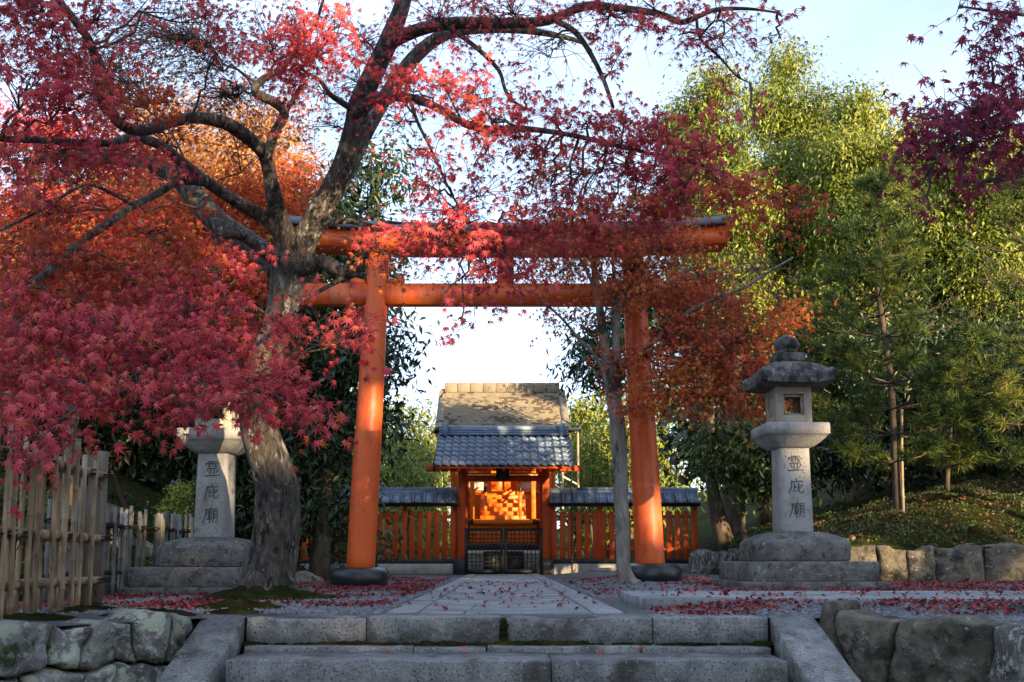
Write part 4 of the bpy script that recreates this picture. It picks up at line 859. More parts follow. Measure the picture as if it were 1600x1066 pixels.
# ================================================================== TREES
def nearest(P, q): d = np.linalg.norm(P - q, axis=1); i = int(np.argmin(d)); return P[i]
class Tree:
    def __init__(s, name, loc, label, group=None): s.o = thing(name, loc, label, 'tree', group); s.mb = MB(); s.tw = MB(); s.nodes = []; s.rg = np.random.default_rng(abs(hash(label)) % 1000 if False else sum(map(ord, label)) % 9973); s.leaves = {}
    def branch(s, pts, seg=10, wob=.10, k=4, px=True):
        """pts: (px, py, Y, width px) traced on the photo, or (x, y, z, radius) with px=False"""
        if px: P = [At(a, b, c) for a, b, c, w in pts]; Rr = [w / 2 * K(c) for a, b, c, w in pts]
        else: P = [(a, b, c) for a, b, c, w in pts]; Rr = [w for a, b, c, w in pts]
        P, Rr = smooth_line(P, Rr, k); s.mb.add(*tube(P, Rr, seg, wob=wob, rng=s.rg)); s.nodes.append(P)
    def twig(s, a, b, r0, r1, sag=.04, seg=4, n=4):
        a = np.array(a); b = np.array(b); t = np.linspace(0, 1, n + 1)[:, None]; ln = np.linalg.norm(b - a); j = s.rg.normal(0, .05 * ln, (n + 1, 3)) * np.sin(math.pi * t)
        P = a + (b - a) * t + j; P[:, 2] += sag * ln * np.sin(math.pi * t[:, 0]); s.tw.add(*tube(P, np.linspace(r0, r1, n + 1), seg, False)); return P
    def cluster(s, c, rad, n, mat, size, facing=(0, -1, .35), hang=.6, per=9, hub=True, spread=.8, tlen=.26):
        """leaf sprays: hub twig from the nearest limb, short twigs with paired leaves"""
        rg = s.rg; c = np.array(c, float); rad = np.array(rad, float); AN = np.concatenate(s.nodes)
        a = nearest(AN, c)
        H = s.twig(a, c, .011, .005, .06, 5, 6) if hub else np.array([c])
        nt = max(1, int(round(n / per))); pos = []; nr = []; tp = []
        for i in range(nt):
            q = c + unit(rg.normal(size=(1, 3)))[0] * rad * rg.random() ** .4
            h = H[rg.integers(len(H) // 2, len(H))] if hub else c
            d = unit((q - h)[None])[0] * .5 + np.array([rg.normal(0, .5), rg.normal(0, .35), -.25 + rg.normal(0, .25)]); d /= np.linalg.norm(d)
            e = q + d * tlen * rg.uniform(.6, 1.3); st_ = q - d * .1
            s.twig(h, st_, .0045, .0022, .05, 3, 3); s.twig(st_, e, .0022, .0012, -.03, 3, 2)
            for j in range(max(1, int(rg.poisson(per)))):
                t = rg.random(); pp = st_ + (e - st_) * t + rg.normal(0, .035, 3) * spread; pos.append(pp)
                nr.append(np.array(facing) + rg.normal(0, .55, 3)); tp.append(d * (1 - hang) + np.array([rg.normal(0, .55), rg.normal(0, .25), -hang]))
        pos = np.array(pos); keep = ~in_beam(pos); sz = size * np.clip(rg.normal(1, .2, len(pos)), .5, 1.5)
        s.leaves.setdefault(mat, []).append((pos[keep], np.array(nr)[keep], np.array(tp)[keep], sz[keep]))
    def finish(s, bark, tmpl, singles=0, prefix='crown', twig='twig'):
        s.mb.build('trunk', bark, s.o, smooth=True)
        if s.tw.n: s.tw.build('twigs', twig, s.o, smooth=True)['kind'] = 'stuff'
        alls = {m: [np.concatenate(z) for z in zip(*L_)] for m, L_ in s.leaves.items()}
        if singles:                                          # the leaves that show largest are objects of their own
            m0 = max(alls, key=lambda m: len(alls[m][0])); P, Nn, T, Z = alls[m0]
            hgt = (P - np.array([0, 0, EYE])); u = hgt[:, 0] / hgt[:, 1] * F + PX
            ok = (u > 5) & (u < 1595); sc = np.where(ok, Z / P[:, 1], 0); idx = np.argsort(-sc)[:singles]
            lm = []
            for v_ in range(3):
                tv, tf = star_leaf(7, .32 + .03 * v_, .12 + .06 * v_); me = arrays_mesh('leaf', tv, np.array(tf), [3] * len(tf)); me.materials.append(M[m0]); lm.append(me)
            Fm = frames(Nn[idx], T[idx]); o0 = ORG[s.o.name]
            for q, i in enumerate(idx):
                o = link(bpy.data.objects.new('leaf', lm[q % 3])); o.parent = s.o; mt = Matrix(Fm[q].T.tolist()).to_4x4(); o.matrix_local = Matrix.Translation(Vector(P[i] - o0)) @ mt @ Matrix.Scale(float(Z[i]), 4)
            msk = np.ones(len(P), bool); msk[idx] = False; alls[m0] = [z[msk] for z in alls[m0]]
        for i, (m, (P, Nn, T, Z)) in enumerate(alls.items()):
            if len(tmpl[0]) > 8:                              # palmate leaves: half lie flat, half are curled
                tc = (tmpl[0] * np.array([.85, 1, 2.4]), tmpl[1]); leaf_object(prefix, P[::2], Nn[::2], T[::2], Z[::2], tmpl, m, s.o, 'stuff'); leaf_object(prefix, P[1::2], Nn[1::2], T[1::2], Z[1::2], tc, m, s.o, 'stuff')
            else: leaf_object(prefix, P, Nn, T, Z, tmpl, m, s.o, 'stuff')
        return s.o

# ---- the big maple in front of the torii's left pillar
mt = Tree('maple_tree', (Xat(416, 929, 8.95), 8.95, 0), 'large red maple with thick leaning mottled trunk beside the stone steps')
b = mt.branch
b([(410, 945, 8.95, 125), (416, 925, 8.95, 97), (424, 890, 8.95, 78), (430, 854, 8.95, 68), (433, 779, 8.95, 65), (425, 735, 8.9, 65), (402, 666, 8.85, 60), (402, 620, 8.8, 52), (413, 565, 8.75, 47), (436, 509, 8.7, 48), (446, 460, 8.7, 53), (453, 420, 8.7, 62), (458, 395, 8.7, 56)], 20, .09, 6)
for (a, dx, dy) in ((0, -62, 18), (1, 48, 22), (2, -20, 26), (3, 72, 8)): b([(416 + dx * .25, 905, 8.9, 40), (416 + dx * .7, 925 + dy * .4, 8.85, 26), (416 + dx * 1.25, 938 + dy * .4, 8.8, 10)], 8)
b([(452, 425, 8.7, 50), (478, 372, 8.65, 44), (503, 325, 8.6, 38), (535, 265, 8.5, 36), (553, 205, 8.4, 34), (562, 160, 8.3, 34), (583, 115, 8.2, 32), (608, 62, 8.1, 32), (626, 15, 8, 28), (640, -40, 8, 24)], 14)
b([(515, 310, 8.6, 30), (545, 258, 8.7, 30), (575, 200, 8.8, 28), (605, 148, 8.9, 26), (646, 92, 9, 24), (680, 62, 9.1, 20), (720, 48, 9.2, 16), (790, 46, 9.2, 13), (850, 52, 9.2, 11), (905, 65, 9.2, 7), (925, 80, 9.2, 4)], 10)
b([(606, 70, 8.1, 24), (634, 55, 8.0, 23), (668, 43, 7.9, 21), (715, 36, 7.8, 19), (785, 36, 7.6, 17), (856, 32, 7.4, 15), (912, 10, 7.2, 14), (960, 12, 7.0, 12), (1030, 22, 6.8, 11), (1062, 35, 6.7, 10), (1090, 26, 6.6, 8), (1120, 15, 6.6, 7), (1170, 14, 6.5, 5), (1215, 20, 6.5, 3)], 10)
b([(868, 32, 7.3, 10), (899, 50, 7.2, 10), (924, 86, 7.1, 9), (943, 125, 7.0, 8), (958, 168, 6.9, 6)], 8)
b([(700, 42, 7.8, 8), (740, 71, 7.7, 8), (778, 108, 7.6, 7), (789, 140, 7.5, 6), (802, 158, 7.4, 5), (830, 174, 7.3, 3)], 7)
b([(1088, 28, 6.6, 6), (1094, 60, 6.6, 5), (1125, 90, 6.6, 4), (1150, 118, 6.6, 3), (1172, 130, 6.6, 2)], 6)
b([(557, 175, 8.3, 26), (578, 160, 8.2, 22), (605, 150, 8.1, 18), (650, 155, 7.9, 15), (688, 171, 7.7, 13), (725, 193, 7.5, 12), (765, 203, 7.3, 11), (811, 201, 7.1, 10), (860, 206, 7.0, 9), (905, 214, 6.8, 8), (969, 229, 6.7, 7), (1050, 248, 6.6, 6), (1110, 262, 6.5, 5), (1180, 295, 6.4, 3.5), (1240, 325, 6.4, 2)], 9)
b([(550, 170, 8.3, 12), (515, 147, 8.0, 9), (500, 126, 7.8, 7), (470, 108, 7.6, 5)], 7)
b([(640, 152, 7.9, 7), (652, 190, 7.8, 6), (672, 230, 7.7, 5), (690, 270, 7.6, 4), (715, 320, 7.5, 3), (745, 360, 7.4, 2)], 6)
b([(455, 415, 8.7, 44), (447, 375, 8.6, 36), (436, 340, 8.5, 30), (430, 315, 8.4, 27), (424, 285, 8.3, 24), (416, 248, 8.2, 24), (402, 227, 8.0, 22), (376, 206, 7.8, 22), (349, 191, 7.6, 21), (308, 184, 7.3, 20), (270, 190, 7.1, 19), (233, 202, 6.9, 18), (198, 200, 6.7, 18), (175, 180, 6.6, 17), (155, 150, 6.5, 18), (157, 118, 6.4, 16), (148, 85, 6.3, 15), (136, 58, 6.2, 14), (113, 27, 6.1, 14), (92, 0, 6.0, 13), (70, -40, 6, 12)], 12)
b([(416, 250, 8.2, 20), (428, 210, 8.2, 17), (444, 178, 8.1, 16), (428, 160, 8.0, 15), (406, 150, 8.0, 14), (398, 140, 7.9, 13), (412, 123, 7.9, 11), (443, 106, 7.8, 9), (465, 75, 7.7, 7), (492, 38, 7.6, 6), (505, 0, 7.6, 5)], 9)
b([(443, 180, 8.1, 10), (458, 155, 8.1, 8), (470, 135, 8.1, 6)], 7)
b([(446, 372, 8.6, 26), (417, 343, 8.5, 24), (375, 319, 8.3, 22), (319, 282, 8.0, 20), (285, 255, 7.7, 18), (250, 227, 7.4, 16), (210, 215, 7.1, 14), (169, 224, 6.8, 13), (110, 222, 6.5, 12), (60, 219, 6.2, 12), (0, 217, 5.9, 11), (-60, 215, 5.7, 10)], 10)
b([(325, 285, 8.0, 15), (281, 283, 7.8, 14), (244, 304, 7.5, 13), (206, 323, 7.2, 12), (169, 349, 6.9, 12), (131, 375, 6.6, 12), (75, 424, 6.2, 11), (38, 452, 5.9, 10), (0, 484, 5.7, 9), (-40, 510, 5.6, 8)], 9)
b([(440, 425, 8.75, 50), (412, 398, 8.9, 42), (372, 368, 9.1, 38), (338, 344, 9.3, 36), (312, 316, 9.5, 36), (278, 276, 9.7, 30), (225, 256, 9.8, 22), (188, 250, 9.9, 18), (105, 244, 9.9, 14), (40, 250, 10, 9)], 12)
b([(424, 404, 8.6, 16), (385, 374, 8.4, 15), (358, 366, 8.3, 14), (340, 372, 8.2, 13), (334, 400, 8.1, 11), (345, 436, 8.0, 8), (352, 470, 7.6, 6)], 8)
b([(462, 420, 8.65, 30), (482, 417, 8.55, 28), (506, 410, 8.45, 24), (530, 424, 8.35, 24), (550, 424, 8.3, 20), (566, 412, 8.25, 14), (573, 390, 8.2, 10), (586, 362, 8.2, 8), (600, 348, 8.2, 6), (640, 350, 8.2, 4)], 10)
b([(540, 432, 8.35, 12), (515, 446, 8.2, 8), (490, 460, 8.0, 7), (470, 470, 7.6, 6), (439, 501, 7.0, 6), (392, 480, 6.7, 6), (340, 500, 6.4, 5), (270, 530, 6.0, 4)], 7)
b([(500, 352, 8.6, 12), (540, 345, 8.5, 10), (575, 352, 8.4, 9), (610, 360, 8.3, 8), (650, 356, 8.2, 5), (700, 350, 8.2, 3)], 7)
b([(210, 322, 7.2, 6), (170, 300, 7, 6), (130, 290, 6.8, 5), (60, 330, 6.5, 5), (0, 360, 6.3, 4)], 6)
b([(405, 640, 8.8, 12), (430, 610, 8.2, 9), (440, 600, 7.4, 8), (430, 615, 6.6, 7), (400, 610, 6.0, 6), (330, 590, 5.6, 5), (230, 600, 5.3, 4), (120, 640, 5.1, 3)], 7)
CL = [ # px, py, rx, ry, Y, cover, kind
 (60, 520, 80, 45, 5.4, 1.2, 'r'), (185, 520, 100, 38, 5.6, 1.2, 'r'), (300, 480, 85, 32, 6.0, 1.2, 'r'), (250, 550, 100, 36, 5.5, 1.4, 'r'), (120, 600, 95, 34, 5.3, 1.2, 'r'), (345, 545, 80, 34, 5.8, 1.3, 'r'), (330, 595, 80, 34, 5.4, 1.3, 'r'),
 (420, 600, 62, 34, 5.7, 1.2, 'r'), (478, 520, 62, 30, 6.2, 1.1, 'r'), (545, 512, 46, 26, 6.3, 1.0, 'r'), (455, 640, 48, 26, 5.6, 1.0, 'r'), (492, 662, 26, 16, 5.6, .9, 'r'), (375, 628, 60, 24, 5.3, 1.1, 'r'), (290, 635, 50, 20, 5.2, 1.0, 'r'), (215, 615, 60, 26, 5.2, 1.1, 'r'),
 (60, 660, 50, 34, 5.0, 1.0, 'r'), (45, 725, 36, 18, 4.9, .9, 'r'), (70, 690, 30, 20, 4.9, .8, 'r'), (15, 590, 50, 50, 5.3, 1.0, 'r'), (20, 455, 50, 36, 5.7, .9, 'r'), (30, 640, 40, 30, 5.0, .9, 'r'), (385, 400, 30, 16, 7.6, .8, 'r'), (150, 640, 50, 20, 5.1, .8, 'r'),
 (50, 400, 70, 40, 6.2, .7, 'o'), (160, 420, 80, 40, 6.4, .8, 'o'), (250, 380, 80, 36, 7.0, .7, 'o'), (340, 425, 55, 30, 7.3, .8, 'r'), (110, 470, 70, 26, 6.0, .8, 'o'), (230, 455, 60, 26, 6.6, .8, 'r'), (70, 340, 70, 30, 6.8, .6, 'o'), (310, 350, 50, 24, 8.0, .5, 'o'),
 (40, 30, 70, 50, 5.7, 1.1, 'r'), (150, 30, 60, 40, 6.2, .7, 'r'), (45, 130, 65, 44, 5.7, .9, 'r'), (165, 120, 70, 40, 6.1, .8, 'r'), (120, 170, 80, 36, 5.9, .8, 'r'), (230, 160, 60, 30, 6.5, .8, 'o'), (100, 240, 80, 28, 6.0, .9, 'r'), (200, 250, 60, 24, 6.8, .8, 'r'), (25, 270, 50, 28, 5.8, .9, 'r'), (20, 200, 40, 26, 5.8, .8, 'r'), (80, 60, 60, 50, 5.8, .8, 'r'),
 (320, 25, 38, 28, 6.5, .9, 'r'), (345, 75, 36, 24, 6.8, .6, 'r'), (460, 45, 60, 38, 6.8, 1.0, 'r'), (500, 90, 62, 36, 6.9, 1.0, 'r'), (545, 40, 46, 30, 7.0, .7, 'r'), (470, 130, 46, 24, 7.0, .9, 'r'), (420, 90, 36, 24, 7.0, .7, 'r'), (255, 20, 46, 24, 6.4, .5, 'r'), (595, 110, 36, 22, 7.3, .7, 'r'),
 (635, 135, 42, 22, 7.4, 1.1, 'r'), (690, 130, 40, 24, 7.2, 1.1, 'r'), (735, 155, 46, 28, 7.0, 1.2, 'r'), (770, 190, 52, 26, 6.9, 1.2, 'r'), (720, 190, 36, 20, 7.0, .8, 'r'), (790, 225, 26, 14, 6.8, .8, 'r'), (665, 235, 26, 26, 7.2, .6, 'r'), (690, 270, 30, 22, 7.2, .7, 'r'), (660, 290, 30, 20, 7.3, .5, 'r'),
 (720, 350, 70, 20, 7.0, 1.0, 'r'), (680, 365, 50, 18, 7.1, .9, 'r'), (765, 385, 62, 28, 6.9, 1.2, 'r'), (800, 425, 40, 26, 6.8, 1.0, 'r'), (750, 420, 40, 24, 6.9, .8, 'r'), (835, 380, 34, 24, 6.9, .8, 'r'), (720, 500, 16, 16, 6.9, .5, 'r'), (760, 470, 22, 18, 6.9, .5, 'r'), (690, 480, 40, 12, 7.0, .3, 'r'),
 (860, 185, 46, 16, 6.8, 1.0, 'r'), (915, 190, 50, 20, 6.7, 1.1, 'r'), (975, 185, 50, 20, 6.6, 1.2, 'r'), (1030, 205, 50, 24, 6.5, 1.2, 'r'), (985, 225, 60, 18, 6.6, 1.1, 'r'), (1085, 235, 56, 26, 6.4, 1.2, 'r'), (1040, 275, 62, 24, 6.4, 1.2, 'r'), (1120, 285, 56, 28, 6.3, 1.2, 'r'), (980, 270, 44, 22, 6.6, .9, 'r'), (1060, 320, 60, 20, 6.4, 1.1, 'r'),
 (985, 325, 50, 18, 6.5, .9, 'o'), (1160, 310, 46, 24, 6.2, 1.2, 'o'), (1210, 315, 44, 22, 6.2, 1.1, 'o'), (1248, 325, 26, 18, 6.1, 1.0, 'o'), (900, 235, 36, 14, 6.8, .8, 'r'), (850, 240, 30, 14, 6.9, .7, 'r'), (900, 330, 40, 20, 6.7, .6, 'o'), (830, 300, 60, 40, 7.0, .12, 'r'),
 (1075, 18, 42, 14, 6.5, 1.0, 'r'), (1125, 26, 40, 18, 6.4, 1.0, 'r'), (1010, 5, 46, 12, 6.6, .8, 'r'), (905, 8, 42, 12, 6.9, .8, 'r'), (1222, 26, 22, 10, 6.4, .8, 'r'), (1152, 118, 20, 12, 6.5, .7, 'r'), (1060, 55, 40, 14, 6.6, .4, 'r'), (960, 110, 24, 24, 6.9, .5, 'r'), (850, 70, 90, 40, 7.2, .10, 'r'), (820, 140, 40, 24, 7.2, .3, 'r'), (760, 15, 70, 20, 7.4, .3, 'r'), (1180, 200, 30, 14, 6.5, .3, 'r'), (640, 370, 60, 20, 7.3, .7, 'r'), (880, 340, 60, 24, 6.8, .8, 'r'), (945, 345, 60, 24, 6.7, .8, 'r'), (1010, 335, 50, 22, 6.6, .8, 'r'), (815, 345, 46, 22, 6.9, .8, 'r'), (830, 250, 60, 24, 7.0, .5, 'r'), (740, 260, 50, 24, 7.1, .4, 'r')]
LS = .068
for (x, y, rx, ry, Y, cov, kd) in CL:
    a = LS * F / Y; n = int(cov * 2.5 * math.pi * rx * ry / (.30 * a * a)); q = K(Y)
    mt.cluster(At(x, y, Y), (rx * q, .22 + rx * q * .35, ry * q), max(n, 3), {'r': 'leaf_red', 'o': 'leaf_rust'}[kd], LS)
for (x, y, rx, ry, Y, n, m_) in [(120, 90, 150, 90, 8.4, 520, 'leaf_red'), (300, 70, 110, 70, 8.6, 380, 'leaf_rust'), (420, 60, 90, 60, 7.8, 300, 'leaf_red'), (250, 200, 150, 60, 9.0, 320, 'leaf_rust'), (80, 280, 110, 60, 8.2, 330, 'leaf_rust'), (560, 60, 90, 50, 7.9, 240, 'leaf_red'), (680, 30, 90, 36, 7.6, 230, 'leaf_red'), (800, 20, 90, 26, 7.3, 200, 'leaf_red'), (950, 30, 80, 26, 7, 160, 'leaf_red'), (620, 190, 60, 40, 7.7, 110, 'leaf_red'), (700, 330, 80, 40, 7.3, 200, 'leaf_red'), (860, 290, 100, 50, 7.0, 200, 'leaf_rust'), (940, 270, 90, 50, 6.8, 260, 'leaf_red'), (600, 400, 60, 30, 7.6, 90, 'leaf_rust'), (860, 360, 60, 40, 7.0, 170, 'leaf_red'), (510, 160, 60, 40, 7.8, 100, 'leaf_red'), (400, 200, 90, 60, 9.2, 140, 'leaf_rust'), (1120, 60, 70, 30, 6.7, 90, 'leaf_red')]:
    q = K(Y); mt.cluster(At(x, y, Y), (rx * q, .45, ry * q), n, m_, .056, per=7, spread=1.3)
for (x, y, rx, ry, Y, n) in [(260, 60, 150, 60, 8, 900), (350, 150, 110, 50, 8.5, 700), (180, 110, 140, 70, 8, 600), (560, 130, 90, 60, 8.3, 260), (60, 330, 90, 60, 8.5, 240), (520, 200, 80, 40, 8.5, 70), (700, 60, 110, 40, 8.5, 150), (860, 90, 120, 60, 8.5, 130), (560, 380, 90, 30, 8.2, 160), (700, 400, 120, 40, 8.2, 160), (980, 40, 100, 40, 7.5, 110), (1130, 70, 80, 50, 7, 90), (760, 300, 120, 60, 8.4, 120), (1220, 60, 40, 30, 6.8, 30)]:
    q = K(Y); mt.cluster(At(x, y, Y), (rx * q, .5, ry * q), n, 'leaf_dry', .042, per=7, hang=.8, spread=1.4)
mt.finish('bark', LEAF7, singles=300)

# ---- slim pale maple in front of the right pillar
m2 = Tree('maple_tree', (Xat(978, 912, 12.1), 12.1, .05), 'slim pale-barked maple with rusty orange leaves in front of the right torii pillar')
b = lambda p, *a: m2.branch([(q[0], q[1], q[2], q[3] * .86) for q in p], *a); Y = 12.05
b([(984, 917, Y, 46), (979, 905, Y, 32), (974, 880, Y, 27), (972, 820, Y, 25), (969, 760, Y, 25), (967, 700, Y, 26), (964, 655, Y, 27), (957, 615, Y, 27), (949, 570, Y, 22), (942, 520, Y, 16), (936, 470, Y, 14), (930, 430, Y, 12), (926, 390, Y, 10), (922, 350, Y, 7), (918, 315, Y, 4)], 12, .12, 5)
b([(962, 640, Y, 22), (964, 600, Y, 16), (963, 550, Y, 15), (962, 515, Y, 16), (965, 482, Y, 17)], 10)
b([(965, 485, Y, 12), (955, 458, Y, 9), (936, 432, Y, 7), (924, 408, Y, 6), (905, 380, 11.8, 4)], 7)
b([(965, 485, Y, 10), (961, 450, Y, 8), (958, 415, Y, 6), (956, 380, Y, 4)], 7)
b([(966, 485, Y, 12), (980, 465, Y, 10), (1000, 440, Y, 9), (1008, 420, Y, 8), (1018, 393, Y, 6), (1030, 370, Y, 4)], 7)
b([(976, 472, Y, 8), (1005, 455, 11.9, 7), (1035, 446, 11.7, 5), (1080, 420, 11.6, 3)], 6)
b([(966, 590, Y, 14), (975, 562, 12, 10), (1001, 548, 11.9, 9), (1038, 523, 11.8, 9), (1071, 492, 11.6, 9), (1111, 470, 11.4, 8), (1161, 450, 11.2, 6), (1198, 427, 11.1, 5), (1240, 402, 11, 3)], 8)
b([(1001, 548, 11.9, 6), (1060, 560, 11.7, 5), (1120, 560, 11.5, 4), (1180, 545, 11.3, 3)], 6)
b([(950, 590, Y, 10), (925, 550, Y, 8), (905, 531, Y, 7), (880, 500, 11.9, 5), (845, 468, 11.8, 3)], 7)
b([(936, 470, Y, 7), (915, 420, 11.9, 6), (890, 385, 11.8, 5), (850, 366, 11.8, 4), (800, 355, 11.7, 2.5)], 6)
b([(966, 650, Y, 9), (985, 640, 11.9, 7), (1030, 620, 11.8, 5), (1090, 615, 11.6, 3)], 6)
for (x, y, rx, ry, Y, cov, kd) in [(1105, 565, 85, 30, 11.5, .7, 'u'), (1060, 615, 85, 22, 11.6, .9, 'g'), (1155, 530, 75, 32, 11.3, .7, 'u'), (1180, 590, 60, 28, 11.3, .7, 'u'), (1060, 520, 55, 32, 11.7, .8, 'u'), (1225, 490, 34, 32, 11.1, .9, 'g'), (1000, 640, 40, 14, 11.7, .9, 'g'), (1120, 630, 60, 18, 11.5, .7, 'u'), (1195, 640, 40, 20, 11.3, .8, 'g'),
   (990, 420, 80, 50, 12, .5, 'u'), (930, 400, 70, 40, 12, .45, 'u'), (870, 430, 60, 36, 12, .22, 'u'), (850, 490, 50, 22, 11.8, .25, 'u'), (900, 500, 40, 24, 12, .2, 'u'), (1100, 440, 80, 36, 11.5, .4, 'u'), (1180, 420, 60, 26, 11.2, .3, 'd'), (1040, 390, 70, 30, 11.7, .5, 'u'), (1010, 560, 50, 24, 11.9, .7, 'u'), (960, 570, 30, 24, 11.9, .5, 'u'), (860, 370, 70, 26, 11.8, .3, 'd'), (1140, 480, 70, 24, 11.3, .7, 'u'), (960, 340, 80, 26, 12, .3, 'd'), (1080, 580, 60, 20, 11.5, .8, 'g'), (940, 370, 90, 36, 11.9, .5, 'u'), (1020, 360, 80, 30, 11.9, .5, 'u'), (870, 400, 70, 30, 11.8, .35, 'u'), (980, 460, 70, 30, 11.9, .4, 'u'), (1060, 460, 60, 24, 11.7, .5, 'u')]:
    a = .068 * F / Y; n = int(cov * 3.2 * math.pi * rx * ry / (.30 * a * a)); q = K(Y)
    m2.cluster(At(x, y, Y), (rx * q, .45, ry * q), n, {'u': 'leaf_rust', 'g': 'leaf_orange', 'd': 'leaf_dry'}[kd], .068, per=8, spread=1.3, tlen=.3)
m2.finish('bark_pale', LEAF5)

# ---- dark red maple reaching in from the right
m3 = Tree('maple_tree', (3.75, 6.3, .05), 'purple-red maple bough reaching over the court from outside the right edge')
b = m3.branch
b([(3.80, 6.30, .0, .17), (3.78, 6.28, .6, .13), (3.70, 6.2, 1.4, .115), (3.74, 6.1, 2.2, .10), (3.62, 5.95, 2.9, .08)], 12, px=False)
b([(1770, 40, 5.95, 34), (1700, 95, 5.8, 22), (1640, 140, 5.6, 14), (1600, 165, 5.5, 11), (1545, 188, 5.5, 9), (1500, 214, 5.4, 7), (1455, 262, 5.4, 4)], 8)
b([(1745, 150, 5.9, 20), (1690, 210, 5.8, 13), (1640, 255, 5.7, 8), (1580, 280, 5.6, 6), (1520, 285, 5.5, 3)], 7)
b([(1760, 60, 5.95, 18), (1700, 20, 5.8, 13), (1640, 25, 5.7, 8), (1570, 20, 5.6, 6), (1500, 10, 5.6, 3)], 7)
for (x, y, rx, ry, Y, cov) in [(1565, 45, 34, 32, 5.5, 1.0), (1505, 12, 34, 14, 5.5, 1.0), (1585, 125, 30, 30, 5.4, 1.1), (1520, 165, 50, 34, 5.4, 1.2), (1452, 180, 36, 20, 5.4, 1.1), (1565, 205, 44, 30, 5.4, 1.2), (1440, 222, 30, 18, 5.4, 1.0), (1500, 240, 50, 24, 5.4, 1.1), (1575, 275, 30, 18, 5.4, .8), (1440, 290, 26, 16, 5.5, .35), (1450, 330, 40, 16, 5.5, .2), (1540, 300, 40, 20, 5.5, .35), (1545, 90, 24, 20, 5.4, .5), (1590, 80, 20, 30, 5.4, .9), (1650, 200, 60, 60, 5.6, .8), (1680, 60, 60, 50, 5.7, .8), (1480, 200, 70, 36, 5.6, .7), (1550, 170, 60, 50, 5.6, .8), (1520, 230, 80, 36, 5.6, .7), (1590, 240, 40, 40, 5.5, .7), (1430, 250, 40, 20, 5.6, .5), (1580, 20, 40, 24, 5.6, .6)]:
    a = LS * F / Y; n = int(cov * 2.5 * math.pi * rx * ry / (.30 * a * a)); q = K(Y); m3.cluster(At(x, y, Y), (rx * q, .25, ry * q), n, 'leaf_purple', LS)
m3.finish('bark', LEAF7, singles=300)

# ---- generic crowns
def limb_tree(t, base, top, r0, blobs, seg=9, bend=.03):
    """tapered trunk plus a limb to every crown blob"""
    base = np.array(base, float); top = np.array(top, float); h = np.linalg.norm(top - base); n = 7; P = []; Rr = []
    for i in range(n):
        u = i / (n - 1); p = base + (top - base) * u + np.array([math.sin(u * 5 + base[0]), math.cos(u * 4 + base[1]), 0]) * bend * h * math.sin(math.pi * u); P.append(p); Rr.append(r0 * (1 - .82 * u) * (1.25 if i == 0 else 1))
    P_, R_ = smooth_line(P, Rr, 3); t.mb.add(*tube(P_, R_, seg, wob=.1, rng=t.rg)); t.nodes.append(P_)
    for c, rad in blobs:
        c = np.array(c, float); cand = P_[P_[:, 2] < max(c[2] - .1 * rad[2], base[2] + .3)]; a = nearest(cand, c) if len(cand) else P_[0]
        d = np.linalg.norm(c - a)
        if d > .3:
            Q, q = smooth_line([a, a + (c - a) * .5 + np.array([0, 0, -.06 * d]), c], [r0 * .28, r0 * .16, r0 * .05], 3); t.mb.add(*tube(Q, q, 6)); t.nodes.append(Q)
def blob_leaves(t, blobs, n, mat, size, clump=.35, per=26, droop=.5, tmplmix=None, flat=.75, shell=.45, beam=True):
    rg = t.rg; vol = np.array([r[0] * r[1] + r[0] * r[2] for c, r in blobs]); vol /= vol.sum()
    for (c, r), w in zip(blobs, vol):
        m = max(int(n * w / per), 1); d = rv(m, rg); rr = (shell + (1 - shell) * rg.random(m) ** .6)[:, None]; cc = np.array(c) + d * np.array(r) * rr * (1 + .12 * rg.normal(size=(m, 1)))
        pos = np.repeat(cc, per, 0) + rg.normal(size=(m * per, 3)) * clump * np.array([1, 1, flat]); D = np.repeat(d, per, 0)
        nr = D * .6 + np.array([0, -.25, .45]) + rg.normal(size=pos.shape) * .55; tp = rg.normal(size=pos.shape) * .6 + D * .4 + np.array([0, 0, -droop * 1.4])
        sz = size * np.clip(rg.normal(1, .25, len(pos)), .5, 1.6); keep = ~in_beam(pos) if beam else np.ones(len(pos), bool)
        if beam == 2: keep &= ~in_gap(pos)
        t.leaves.setdefault(mat, []).append((pos[keep], nr[keep], tp[keep], sz[keep]))
def gz(x, Y): return float(hterr(np.array([x]), np.array([Y]))[0])
def leafy(name, label, px, Y, blobs, n, mat, size, r0=.16, bark='bark_brown', tmpl=OVAL, clump=.35, droop=.5, group=None, topy=None, basex=None, per=26, shell=.45, beam=True, flat=.75):
    """blobs: (px, py, rx px, ry px, dY) crown masses read off the photo at distance Y"""
    x0 = Xat(px, 850, Y) if basex is None else basex; B = []
    for (bx, by, rx, ry, dy) in blobs: q = K(Y + dy); B.append((At(bx, by, Y + dy), (rx * q, rx * q * .9, ry * q)))
    t = Tree(name, (x0, Y, gz(x0, Y)), label, group); top = max((c for c, r in B), key=lambda c: c[2])
    limb_tree(t, (x0, Y, gz(x0, Y) - .1), (top[0], top[1], top[2] + .3), r0, B); blob_leaves(t, B, n, mat, size, clump, per, droop, shell=shell, beam=beam, flat=flat)
    t.finish(bark, tmpl); return t
